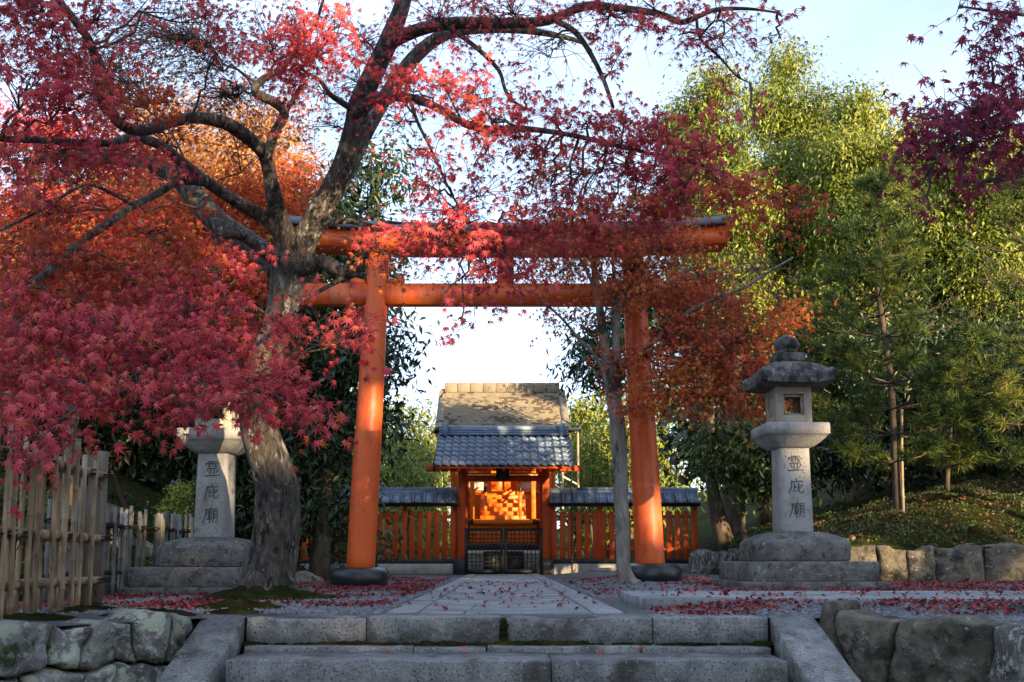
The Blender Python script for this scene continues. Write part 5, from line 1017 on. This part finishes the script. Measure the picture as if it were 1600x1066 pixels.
# left background maples catching the sun
G = 'autumn maples behind the left lantern'
leafy('maple_tree', 'golden-leaved maple standing behind the big red maple on the left slope', 300, 16.5, [(340, 200, 90, 46, 0), (270, 250, 80, 40, -.5), (420, 250, 60, 44, 0), (350, 290, 90, 36, .5), (230, 190, 60, 40, 0), (430, 190, 40, 36, .5), (180, 290, 60, 36, 0)], 17000, 'leaf_gold', .075, .16, 'bark_brown', LEAF5, .30, .3, G, flat=.45)
leafy('maple_tree', 'bright scarlet and orange maple behind the near bamboo fence on the left slope', 105, 13.2, [(110, 360, 90, 45, 0), (40, 430, 80, 50, 0), (190, 420, 80, 45, .3), (90, 500, 100, 45, .3), (30, 320, 70, 50, .3), (200, 520, 70, 45, .5), (60, 600, 80, 40, .3), (170, 330, 60, 35, .6), (150, 230, 90, 40, .3), (60, 220, 80, 50, .3)], 28000, 'leaf_scarlet', .075, .13, 'bark_brown', LEAF5, .26, .3, G, flat=.45)
leafy('maple_tree', 'scarlet maple between the left lantern and the dark evergreen by the torii', 330, 14.8, [(380, 300, 70, 36, 0), (330, 380, 80, 40, 0), (430, 330, 55, 40, .3), (280, 330, 70, 40, .4), (300, 450, 90, 40, 0), (400, 440, 60, 40, .2), (260, 520, 80, 40, 0), (360, 530, 60, 36, 0), (470, 280, 40, 30, .5)], 24000, 'leaf_rust', .072, .12, 'bark_brown', LEAF5, .26, .3, G, flat=.45)
# dark broad-leaved evergreens flanking the torii
G = 'dark broad-leaved evergreens flanking the torii'
leafy('evergreen_tree', 'dark glossy broad-leaved evergreen behind the left torii pillar', 500, 16.2, [(520, 560, 90, 60, 0), (560, 470, 60, 60, .3), (470, 480, 60, 60, 0), (500, 680, 80, 60, 0), (590, 560, 42, 50, -.3), (570, 400, 55, 50, 0), (590, 270, 45, 60, .3), (540, 330, 50, 50, .4), (500, 790, 60, 60, .3), (590, 660, 34, 60, 0), (450, 620, 60, 60, 0), (440, 750, 60, 60, .2), (540, 850, 40, 50, .6)], 18000, 'leaf_dark', .15, .16, 'bark_brown', OVAL, .30, .5, G, shell=.3)
leafy('evergreen_tree', 'dark evergreen behind the right torii pillar drooping towards the shrine roof', 1135, 18.2, [(960, 530, 60, 46, 0), (1010, 480, 60, 50, .3), (930, 570, 34, 26, -.2), (1050, 560, 60, 60, .4), (1080, 480, 60, 50, .4), (1130, 660, 50, 60, .4), (1080, 640, 40, 50, .4), (1150, 600, 60, 60, .3), (960, 590, 30, 24, 0)], 14000, 'leaf_dark', .15, .15, 'bark_brown', OVAL, .30, .5, G, shell=.3)
# tall pale-leaved evergreens on the right slope
G = 'tall sunlit evergreens on the right slope'
for lab, px, Y, bl, n in [
  ('sunlit evergreen with drooping yellow-green leaves rising behind the right torii pillar', 1150, 21, [(1115, 150, 34, 46, 0), (1110, 240, 56, 60, 0), (1150, 330, 60, 70, -.4), (1120, 420, 60, 60, 0), (1160, 480, 60, 60, 0), (1070, 200, 40, 40, .6), (1060, 330, 40, 60, 1)], 15000),
  ('tallest sunlit evergreen with a pointed pale crown behind the orange maple', 1235, 23, [(1230, 105, 30, 40, 0), (1205, 180, 54, 50, 0), (1270, 190, 50, 60, 0), (1240, 280, 66, 70, -.5), (1210, 380, 60, 70, 0), (1280, 370, 60, 60, 0), (1250, 470, 70, 60, 0)], 16000),
  ('sunlit evergreen with hanging pale leaf tassels behind the weathered lantern roof', 1345, 20.5, [(1345, 180, 36, 44, 0), (1330, 260, 56, 60, -.3), (1375, 290, 56, 60, 0), (1340, 360, 66, 66, -.5), (1390, 420, 60, 60, 0), (1320, 470, 60, 60, 0), (1300, 300, 40, 50, .4)], 16000),
  ('broad sunlit evergreen behind the young pine above the low boulder wall', 1450, 19.5, [(1420, 235, 44, 44, 0), (1470, 290, 60, 56, 0), (1430, 350, 60, 60, -.4), (1500, 390, 66, 66, 0), (1450, 460, 70, 60, 0), (1400, 520, 60, 50, .3), (1520, 500, 60, 60, 0)], 15000),
  ('sunlit evergreen under the purple-red bough on the right slope', 1560, 18.5, [(1560, 270, 60, 60, 0), (1590, 350, 66, 66, 0), (1540, 420, 60, 60, 0), (1600, 480, 70, 60, 0), (1630, 250, 60, 60, .5), (1560, 560, 70, 50, 0)], 12000)]:
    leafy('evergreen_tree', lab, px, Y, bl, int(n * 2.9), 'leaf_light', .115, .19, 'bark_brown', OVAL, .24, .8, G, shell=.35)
# shade-loving undergrowth
G = 'dark shrubs on the slopes'
for lab, px, Y, bl, n, mat_ in [
  ('dark leafy shrub on the mossy slope left of the weathered lantern', 1165, 17.2, [(1150, 700, 50, 50, 0), (1190, 720, 50, 50, -.5), (1165, 650, 56, 50, 0)], 5000, 'leaf_green'),
  ('dark shrub mass on the slope just behind the weathered lantern', 1260, 17.5, [(1240, 660, 66, 60, 0), (1300, 640, 60, 66, 0), (1280, 560, 70, 60, .5), (1200, 560, 60, 60, .6), (1310, 710, 60, 40, 0)], 6500, 'leaf_dark'),
  ('dark shrub mass behind the young pine trunk on the mossy slope', 1390, 18, [(1380, 620, 70, 66, 0), (1450, 640, 66, 60, 0), (1400, 560, 70, 60, .5), (1470, 560, 66, 60, .5), (1430, 690, 66, 40, 0)], 6500, 'leaf_dark'),
  ('dark shrub mass at the far right of the mossy slope', 1550, 17, [(1540, 640, 66, 60, 0), (1610, 620, 70, 70, 0), (1570, 560, 66, 50, .5), (1500, 690, 50, 36, 0), (1600, 710, 60, 40, 0)], 6000, 'leaf_dark'),
  ('dark shrub on the left slope behind the far bamboo fence', 200, 15.5, [(190, 660, 70, 46, 0), (120, 640, 70, 60, 0), (260, 690, 50, 40, .3), (60, 690, 60, 50, 0)], 5500, 'leaf_dark'),
  ('dark shrub between the left stone lantern and the big maple trunk', 370, 15.8, [(330, 660, 60, 60, 0), (390, 700, 56, 60, 0), (300, 600, 70, 50, .4), (420, 800, 46, 50, 0), (370, 790, 40, 40, .2)], 5500, 'leaf_dark'),
  ('small sunlit shrub beside the shaft of the left lantern', 272, 13.5, [(272, 800, 14, 22, 0), (280, 770, 10, 14, 0)], 700, 'leaf_light')]:
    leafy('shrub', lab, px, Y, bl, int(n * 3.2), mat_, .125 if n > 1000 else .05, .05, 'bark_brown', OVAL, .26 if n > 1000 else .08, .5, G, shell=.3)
# darker wood further up the slopes, closing the view behind
G = 'wooded backdrop on the slopes'
for lab, px, Y, bl, n in [
  ('dark evergreen high on the left slope behind the golden maple', 250, 23, [(250, 330, 110, 70, 0), (170, 420, 110, 80, 0), (330, 430, 110, 80, 0), (250, 530, 130, 80, 0), (250, 650, 130, 80, 0)], 11000),
  ('dark evergreen at the left edge of the slope behind the orange maple', 40, 22, [(40, 380, 110, 80, 0), (-40, 480, 110, 90, 0), (100, 500, 110, 80, 0), (30, 600, 130, 90, 0), (40, 700, 130, 70, 0)], 11000),
  ('dark evergreen on the left slope behind the scarlet maple', 430, 24, [(420, 330, 80, 70, 0), (440, 430, 90, 80, 0), (400, 540, 110, 80, 0), (450, 650, 110, 90, 0), (430, 770, 110, 70, 0)], 11000),
  ('dark evergreen high on the right slope behind the tallest sunlit crown', 1200, 27, [(1150, 330, 90, 90, 0), (1230, 430, 110, 90, 0), (1150, 540, 110, 90, 0), (1240, 620, 110, 80, 0), (1160, 690, 110, 70, 0)], 12000),
  ('dark evergreen high on the right slope behind the hanging leaf tassels', 1360, 27, [(1360, 330, 100, 90, 0), (1330, 450, 110, 90, 0), (1410, 540, 110, 90, 0), (1340, 620, 110, 80, 0), (1400, 690, 110, 60, 0)], 12000),
  ('dark evergreen high on the right slope behind the purple-red bough', 1530, 26, [(1520, 350, 110, 90, 0), (1590, 450, 110, 90, 0), (1510, 560, 110, 90, 0), (1590, 640, 110, 80, 0), (1520, 690, 110, 60, 0), (1680, 500, 110, 110, 0)], 12000)]:
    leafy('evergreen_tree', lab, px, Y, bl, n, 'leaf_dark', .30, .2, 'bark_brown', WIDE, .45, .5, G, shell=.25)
# far woodland beyond the shrine
G = 'far trees behind the shrine'
for i, (px, Y, ty, w, lab) in enumerate([(622, 46, 632, 30, 'feathery yellow-green tree beyond the shrine beside the left torii pillar'), (655, 50, 634, 30, 'second feathery tree beyond the shrine, next to the hall roof'), (684, 56, 645, 26, 'blue-green conifer tip peeping out left of the shrine hall roof'), (905, 44, 612, 34, 'golden-green feathery tree just right of the shrine hall roof'), (940, 47, 606, 36, 'golden-green tree seen between hall roof and slim maple trunk'), (985, 45, 600, 36, 'yellow-green tree seen behind the slim maple and right pillar'), (585, 44, 640, 34, 'green tree beyond the shrine behind the left torii pillar'),
    (540, 46, 600, 44, 'tall tree beyond the shrine behind the dark left evergreen'), (480, 44, 560, 50, 'tall tree beyond the shrine behind the scarlet maple'), (1040, 46, 560, 46, 'tall tree beyond the shrine behind the right fence end'), (790, 62, 640, 50, 'far tree hidden behind the shrine hall roof')]):
    bl = [(px, ty + 20, w * .45, 26, 0), (px - w * .3, ty + 60, w * .8, 34, 0), (px + w * .35, ty + 85, w * .8, 34, .3), (px, ty + 120, w, 40, 0), (px - w * .2, ty + 165, w * 1.1, 40, 0), (px + w * .2, ty + 205, w * 1.1, 40, 0)]
    leafy('far_tree', lab, px, Y, bl, 4200, 'leaf_far', .30, .2, 'bark_brown', OVAL, .38, .6, G, shell=.25, beam=False)
leafy('far_shrub', 'pale leafy bush beyond the left fence below the feathery trees', 640, 30, [(640, 735, 22, 26, 0), (632, 770, 34, 26, 0), (660, 760, 26, 30, 0)], 1800, 'leaf_light', .16, .06, group=G, beam=False)
leafy('far_shrub', 'sunny yellow-green bush beyond the right fence by the downpipe', 930, 30, [(925, 700, 26, 34, 0), (945, 740, 34, 30, 0), (905, 750, 26, 26, 0)], 2200, 'leaf_light', .16, .06, group=G, beam=False)

# ---- young pines
def pine(px0, Y, pts, whorls, label, seed, nlen=.165):
    x0 = Xat(px0, 805, Y); t = Tree('pine_tree', (x0, Y, gz(x0, Y)), label, 'young pines on the right slope'); rg = np.random.default_rng(seed)
    t.branch(pts, 9); PN = np.concatenate(t.nodes); pos = []; nr = []; tp = []; sz = []
    for (py, length, nb_) in whorls:
        c = PN[np.argmin([abs(p[2] - At(px0, py, Y)[2]) for p in PN])]
        a0 = rg.uniform(0, 6.28)
        for k_ in range(nb_):
            a = a0 + 6.28 * k_ / nb_ + rg.normal(0, .2); ln = length * rg.uniform(.7, 1.2); d = np.array([math.cos(a), math.sin(a), rg.uniform(.0, .3)])
            e = c + d * ln; m = c + d * ln * .5 + np.array([0, 0, -.04]); e[2] += .12 * ln
            Q, q = smooth_line([c, m, e], [.016, .010, .005], 3); t.mb.add(*tube(Q, q, 5)); ends = [(e, d)]
            for j in range(int(5 + ln * 6)):
                u = rg.uniform(.3, .95); s_ = c + (m - c) * min(1, u * 2) + (e - m) * max(0, u * 2 - 1); dd = d + rg.normal(0, .6, 3) * np.array([1, 1, .3]) + np.array([0, 0, .25]); dd /= np.linalg.norm(dd); ee = s_ + dd * rg.uniform(.15, .38); t.twig(s_, ee, .005, .003, 0, 3, 2); ends.append((ee, dd))
            for (ee, dd) in ends:
                nn = 46; o_ = rg.normal(size=(nn, 3)); dirs = unit(dd * .85 + o_ * .62 + np.array([0, 0, .15])); base_ = ee - dd * rg.random((nn, 1)) * .14
                pos.append(base_); tp.append(dirs); nr.append(rg.normal(size=(nn, 3))); sz.append(nlen * rg.uniform(.8, 1.15, nn))
    P = np.concatenate(pos); kp = ~in_beam(P, 1.0, 1.2, 2.5); t.leaves['needle'] = [(P[kp], np.concatenate(nr)[kp], np.concatenate(tp)[kp], np.concatenate(sz)[kp])]
    t.finish('bark_brown', (NEEDLE[0] * np.array([3.0, 1, 1]), NEEDLE[1]))
pine(1402, 14.3, [(1404, 812, 14.3, 15), (1400, 740, 14.3, 13), (1396, 660, 14.3, 12), (1390, 580, 14.3, 10), (1380, 510, 14.3, 9), (1372, 450, 14.3, 8), (1374, 400, 14.3, 7), (1377, 340, 14.3, 5), (1380, 285, 14.3, 3)],
     [(715, .9, 5), (680, 1.2, 6), (640, 1.3, 6), (605, 1.3, 6), (570, 1.25, 6), (535, 1.2, 6), (500, 1.1, 6), (465, 1.0, 6), (430, .85, 6), (395, .7, 5), (360, .55, 5), (330, .4, 4), (300, .25, 4), (285, .1, 3)], 'young pine with straight thin trunk standing beside a grey stake', 5)
pine(1630, 13.6, [(1640, 830, 13.6, 16), (1636, 700, 13.6, 14), (1630, 560, 13.6, 12), (1622, 440, 13.6, 9), (1614, 340, 13.6, 6), (1608, 270, 13.6, 3)],
     [(720, .9, 5), (680, 1.1, 6), (640, 1.2, 6), (600, 1.2, 6), (560, 1.2, 6), (515, 1.1, 6), (475, 1.0, 6), (435, .9, 6), (395, .8, 5), (350, .6, 5), (310, .4, 4), (280, .2, 4), (270, .12, 3)], 'second young pine nearer the right end of the boulder wall', 6)
pine(1480, 15.2, [(1478, 800, 15.2, 9), (1480, 740, 15.2, 8), (1484, 690, 15.2, 6), (1488, 640, 15.2, 4)], [(730, .5, 5), (700, .6, 5), (670, .5, 5), (645, .25, 4)], 'short bushy pine between the two taller pines', 8)
sk = thing('stake', (Xat(1412, 803, 14.2), 14.2, gz(Xat(1412, 803, 14.2), 14.2)), 'thin grey wooden stake beside the young pine trunk', 'stake')
p0 = At(1412, 806, 14.2); p1 = At(1409, 640, 14.2); mb = MB(); cane(mb, p0, p1, .022, np.random.default_rng(3)); mb.build('pole', 'bamboo', sk, smooth=True)

# ---- trees behind the camera: the wood whose shade lies over the court, with gaps that let shafts of sun through
GAPS = [(At(1040, 830, 12.6), .30), (At(1040, 600, 12.6), .26), (At(1350, 868, 12.4), .36), (At(1400, 868, 12.4), .34), (At(415, 690, 8.7), .30), (At(590, 640, 12.6), .28), (At(566, 760, 12.6), .25), (At(210, 770, 13), .5), (At(1500, 690, 15), .45), (At(1420, 560, 14), .45), (At(660, 908, 16.5), .30), (At(730, 908, 16.5), .30), (At(1300, 845, 13.2), .4), (At(1040, 860, 20), .5), (At(490, 60, 7), .5), (At(720, 160, 7), .45)]
def in_gap(p):
    k_ = np.zeros(len(p), bool)
    for c, r in GAPS: v = p - c; t_ = v @ LDIR; k_ |= np.linalg.norm(v - t_[:, None] * LDIR, axis=1) < r
    return k_
lh = LDIR[:2] / np.linalg.norm(LDIR[:2]); perp = np.array([-lh[1], lh[0]]); C0 = np.array([2., 12.]) + lh * 38
G = 'shade trees behind the viewpoint'
def shade_tree(p, H, rw, dpt=0, n=5200):
    c = C0 + perp * (p - 8.5) + lh * dpt; t = Tree('shade_tree', (c[0], c[1], -.2), 'tall broad-crowned evergreen in the wood facing the torii, behind the viewpoint', G)
    B = []; rg = t.rg = np.random.default_rng(int(p * 10) + 500)
    for i in range(9): u = i / 8; B.append(((c[0] + rg.normal(0, .5), c[1] + rg.normal(0, .5), 2.0 + (H - 3.2) * u), (rw * (1 - .35 * u ** 2), rw * (1 - .35 * u ** 2), 1.6)))
    limb_tree(t, (c[0], c[1], -.2), (c[0], c[1], H - 1), .3, B); blob_leaves(t, B, n, 'leaf_dark', .55, .5, 20, .4, shell=.2, beam=2); t.finish('bark_brown', WIDE)
for p, H, rw in [(-7, 14.2, 2.6), (-3.2, 13.8, 2.6), (.4, 14.2, 2.5), (4, 14.6, 2.5), (7.4, 14.2, 2.4), (10.3, 14.4, 2.3), (17.4, 11.4, 2.0), (21, 10.8, 2.4), (25, 10.6, 2.6), (29, 10.6, 2.6)]: shade_tree(p, H, rw)

# ================================================================== FALLEN LEAVES, MOSS, PEBBLES
rg = np.random.default_rng(77)
def scatter(n, regions):
    P = []
    for (x0, x1, y0, y1, w) in regions: m = int(n * w); P.append(np.column_stack([rg.uniform(x0, x1, m), rg.uniform(y0, y1, m)]))
    return np.concatenate(P)
def clumpy(P, thr, s=1.3): v = fbm(np.column_stack([P, P[:, 0] * 0]), s, 3); return P[v + rg.normal(0, .35, len(P)) > thr]
P = clumpy(scatter(17000, [(-3.6, -.85, 6.9, 12.5, .40), (-3.0, -.9, 12.5, 18, .10), (.9, 3.6, 9.0, 16, .22), (1.0, 6.8, 6.2, 6.93, .16), (3.0, 7.5, 9.0, 12.2, .22)]), .05)
P = np.vstack([P, scatter(420, [(-.75, .75, 6.5, 14, .35), (1.1, 6, 7, 8.9, .65)])])
def ground_z(P):
    z = hcourt(P[:, 0], P[:, 1]); on = (P[:, 0] > .98) & (P[:, 1] > 6.95) & (P[:, 1] < 8.45); z = np.where(on, .084, z); on2 = np.abs(P[:, 0]) < .76; return np.where(on2, .018, z)
P = P[~((np.hypot(P[:, 0] - Xat(324, 830, 10), P[:, 1] - 10.25) < .8) | (np.hypot(P[:, 0] - Xat(1250, 830, 10), P[:, 1] - 10.25) < .8))]
pos = np.column_stack([P, ground_z(P) + rg.uniform(.006, .028, len(P))])
leaf_object('fallen_leaves', pos, np.array([0, 0, 1.]) + rg.normal(0, .6, pos.shape), rg.normal(size=pos.shape), .056 * rg.uniform(.55, 1.2, len(pos)), star_leaf(5, .32, .34), 'leaf_fallen', None)
tag(bpy.data.objects['fallen_leaves'], 'carpet of fallen red maple leaves on the gravel court', 'leaves', None, 'stuff')
def slope_pts(n, x0, x1, y0, y1): return np.column_stack([rg.uniform(x0, x1, n), rg.uniform(y0, y1, n)])
P = np.vstack([slope_pts(16000, 4.1, 11, 12.7, 19), slope_pts(9000, 3.9, 5.5, 13, 21), slope_pts(9000, -7, -4.05, 8.5, 17)]); P = P[(P[:, 0] < -4) | (P[:, 0] > xwall(P[:, 1]) + .1)]
v_ = fbm(np.column_stack([P, P[:, 0] * 0]), 1.6, 9) + rg.normal(0, .4, len(P)); P = P[v_ > -.1]; pos = np.column_stack([P, hterr(P[:, 0], P[:, 1]) + .015])
m_ = len(pos); leaf_object('ground_cover', pos, rg.normal(size=pos.shape) * np.array([1, 1, .3]) + np.array([0, -.4, .5]), np.array([0, 0, 1.]) + rg.normal(0, .7, pos.shape), rg.uniform(.02, .055, m_), OVAL, 'leaf_green', None)
tag(bpy.data.objects['ground_cover'], 'low mossy ground cover and small ferns on the slopes', 'ground cover', None, 'stuff')
P = slope_pts(2600, 4.2, 9, 12.7, 17); P = np.vstack([P, slope_pts(1200, -6, -4.05, 9, 16)]); pos = np.column_stack([P, hterr(P[:, 0], P[:, 1]) + .03])
leaf_object('slope_litter', pos, np.array([0, 0, 1.]) + rg.normal(0, .4, pos.shape), rg.normal(size=pos.shape), rg.uniform(.04, .08, len(pos)), LEAF5, 'leaf_dry', None)
tag(bpy.data.objects['slope_litter'], 'dry brown leaf litter scattered over the mossy slopes', 'leaf litter', None, 'stuff')
def rock(cx, cy, r, seed, label):
    n, m = 9, 14; V = []; z0 = gz(cx, cy)
    for i in range(n + 1):
        th = math.pi * i / n
        for j in range(m): ph_ = 2 * math.pi * j / m; d = np.array([math.sin(th) * math.cos(ph_), math.sin(th) * math.sin(ph_), math.cos(th)]); q = r * (1 + .22 * fbm(d, 1.6, seed) + .07 * fbm(d, 5, seed)); q = np.round(q * 26) / 26 * .5 + q * .5; V.append(np.array([cx, cy, z0]) + d * q * np.array([1.25, 1, .8]))
    f = [(i * m + j, (i + 1) * m + j, (i + 1) * m + (j + 1) % m, i * m + (j + 1) % m) for i in range(n) for j in range(m)]
    mb = MB(); mb.add(np.array(V), f); o = mb.build('rock', 'wall_stone_tan', None); tag(o, label, 'rock', 'rocks on the left slope')
for i, (px, py, Y_, r_, lab) in enumerate([(182, 762, 12.4, .22, 'jagged tan rock on the left slope above the far bamboo fence'), (232, 752, 13.0, .16, 'small sunlit rock on the left slope beside the stone lantern'), (150, 735, 13.4, .26, 'mossy boulder high on the left slope behind the fence post'), (392, 832, 13.0, .22, 'rounded stone at the slope foot between lantern and maple trunk'), (478, 868, 14.6, .22, 'pale stone beside the maple trunk foot near the torii drum')]):
    p = At(px, py, Y_); rock(p[0], Y_, r_, i + 3, lab)
P = np.vstack([slope_pts(5200, -8, -4.05, 8.8, 18), slope_pts(1500, 3.95, 10, 12.8, 21)]); P = P[(P[:, 0] < -4) | (P[:, 0] > xwall(P[:, 1]) + .2)]
v_ = fbm(np.column_stack([P, P[:, 0] * 0]), 1.2, 21) + rg.normal(0, .3, len(P)); P = P[v_ > .25]; P = np.repeat(P, 9, 0) + rg.normal(0, .05, (len(P) * 9, 2)); pos = np.column_stack([P, hterr(P[:, 0], P[:, 1]) + .05])
leaf_object('ferns', pos, rg.normal(size=pos.shape) + np.array([0, -.6, .3]), rg.normal(0, .6, pos.shape) + np.array([0, 0, .8]), rg.uniform(.05, .13, len(pos)), (OVAL[0] * np.array([.6, 1, 1.6]), OVAL[1]), 'leaf_green', None)
tag(bpy.data.objects['ferns'], 'tufts of grass and fern on the shaded slopes', 'ferns', None, 'stuff')
# single leaves lying on the steps
spots = [(725, 1017, -.165, 'red maple leaf on the tread stone left of the mossy joint'), (605, 1019, -.17, 'small reddish leaf lying on the long left tread stone'), (940, 1021, -.17, 'bright red maple leaf on the right tread stone'), (865, 1010, -.165, 'tiny brown leaf at the foot of the kerb stones'), (1000, 1014, -.165, 'orange-brown leaf near the right end of the lower tread'), (327, 947, .02, 'pinkish maple leaf resting on the left cheek stone head'), (433, 1003, -.165, 'curled brown leaf in the mossy corner by the left cheek'), (280, 1058, -.30, 'dark red leaf on the lower end of the left cheek')]
tv, tf = star_leaf(5, .34, .22)
for (px, py, z, lab) in spots:
    u = At(px, py, 5.0); d = u - np.array([0, 0, EYE]); s_ = (z - EYE) / d[2]; c = np.array([0, 0, EYE]) + d * s_
    if c[1] > 5.97 and z < -.1: c[1] = 5.9
    me = arrays_mesh('fallen_leaf', tv * .062, np.array(tf), [3] * len(tf)); me.materials.append(M['leaf_red']); o = link(bpy.data.objects.new('fallen_leaf', me)); o.location = (c[0], c[1], z + .012); o.rotation_euler = (rg.normal(0, .2), rg.normal(0, .2), rg.uniform(0, 6.28)); tag(o, lab, 'leaf', 'single leaves on the steps')
# pebbles over the nearer gravel
P = scatter(9000, [(-3.2, -.80, 6.45, 10.5, .55), (1.0, 5.5, 5.6, 6.93, .25), (.85, 2.2, 9, 14, .2)]); P = P[P[:, 1] > np.array([Yfront(x) for x in P[:, 0]]) + .05]; P = P[np.abs(P[:, 0]) > .79]
PB = (np.array([(-.5, -.4, 0), (.5, -.45, 0), (.55, .4, 0), (-.45, .5, 0), (-.2, -.2, .5), (.25, -.2, .45), (.2, .2, .5), (-.2, .25, .42)]), [(0, 1, 5, 4), (1, 2, 6, 5), (2, 3, 7, 6), (3, 0, 4, 7), (4, 5, 6, 7)])
pos = np.column_stack([P, hcourt(P[:, 0], P[:, 1]) - .002]); leaf_object('pebbles', pos, np.array([0, 0, 1.]) + rg.normal(0, .2, pos.shape), rg.normal(size=pos.shape) * np.array([1, 1, .1]), rg.uniform(.012, .034, len(pos)), PB, 'pebble', None)
tag(bpy.data.objects['pebbles'], 'loose grey pebbles scattered over the gravel court', 'gravel', None, 'stuff')
# mossy mounds by the maple foot and wall head
def mound(cx, cy, rx, ry, h, seed):
    n = 22; V = [(cx, cy, hcourt(np.array(cx), np.array(cy)) + h)]; f = []
    for j, s_ in enumerate((.3, .6, .85, 1.0)):
        for i in range(n): a = 2 * math.pi * i / n; r_ = s_ * (1 + .16 * math.sin(3 * a + seed) + .1 * math.sin(7 * a + seed * 2)); z = h * (1 - s_ ** 2) * (1 + .35 * math.sin(5 * a + seed + s_ * 7)); V.append((cx + rx * r_ * math.cos(a), cy + ry * r_ * math.sin(a), z - .004 * (s_ == 1)))
    f += [(0, 1 + i, 1 + (i + 1) % n) for i in range(n)]
    for j in range(3): f += [(1 + j * n + i, 1 + (j + 1) * n + i, 1 + (j + 1) * n + (i + 1) % n, 1 + j * n + (i + 1) % n) for i in range(n)]
    return np.array(V), f
mb = MB(); mx_ = Xat(416, 929, 8.95)
for a in ((mx_, 8.75, .62, .45, .10, 1), (-1.9, 7.2, .35, .25, .05, 2), (-2.2, 6.35, .3, .22, .035, 3), (-2.75, 5.9, .28, .2, .03, 4), (-1.72, 6.5, .2, .12, .03, 5), (-2.85, 6.9, .2, .3, .03, 6)): mb.add(*mound(*a))
o = mb.build('moss_patches', 'moss', None, True); tag(o, 'green moss cushions round the maple foot and wall head', 'moss', None, 'stuff')
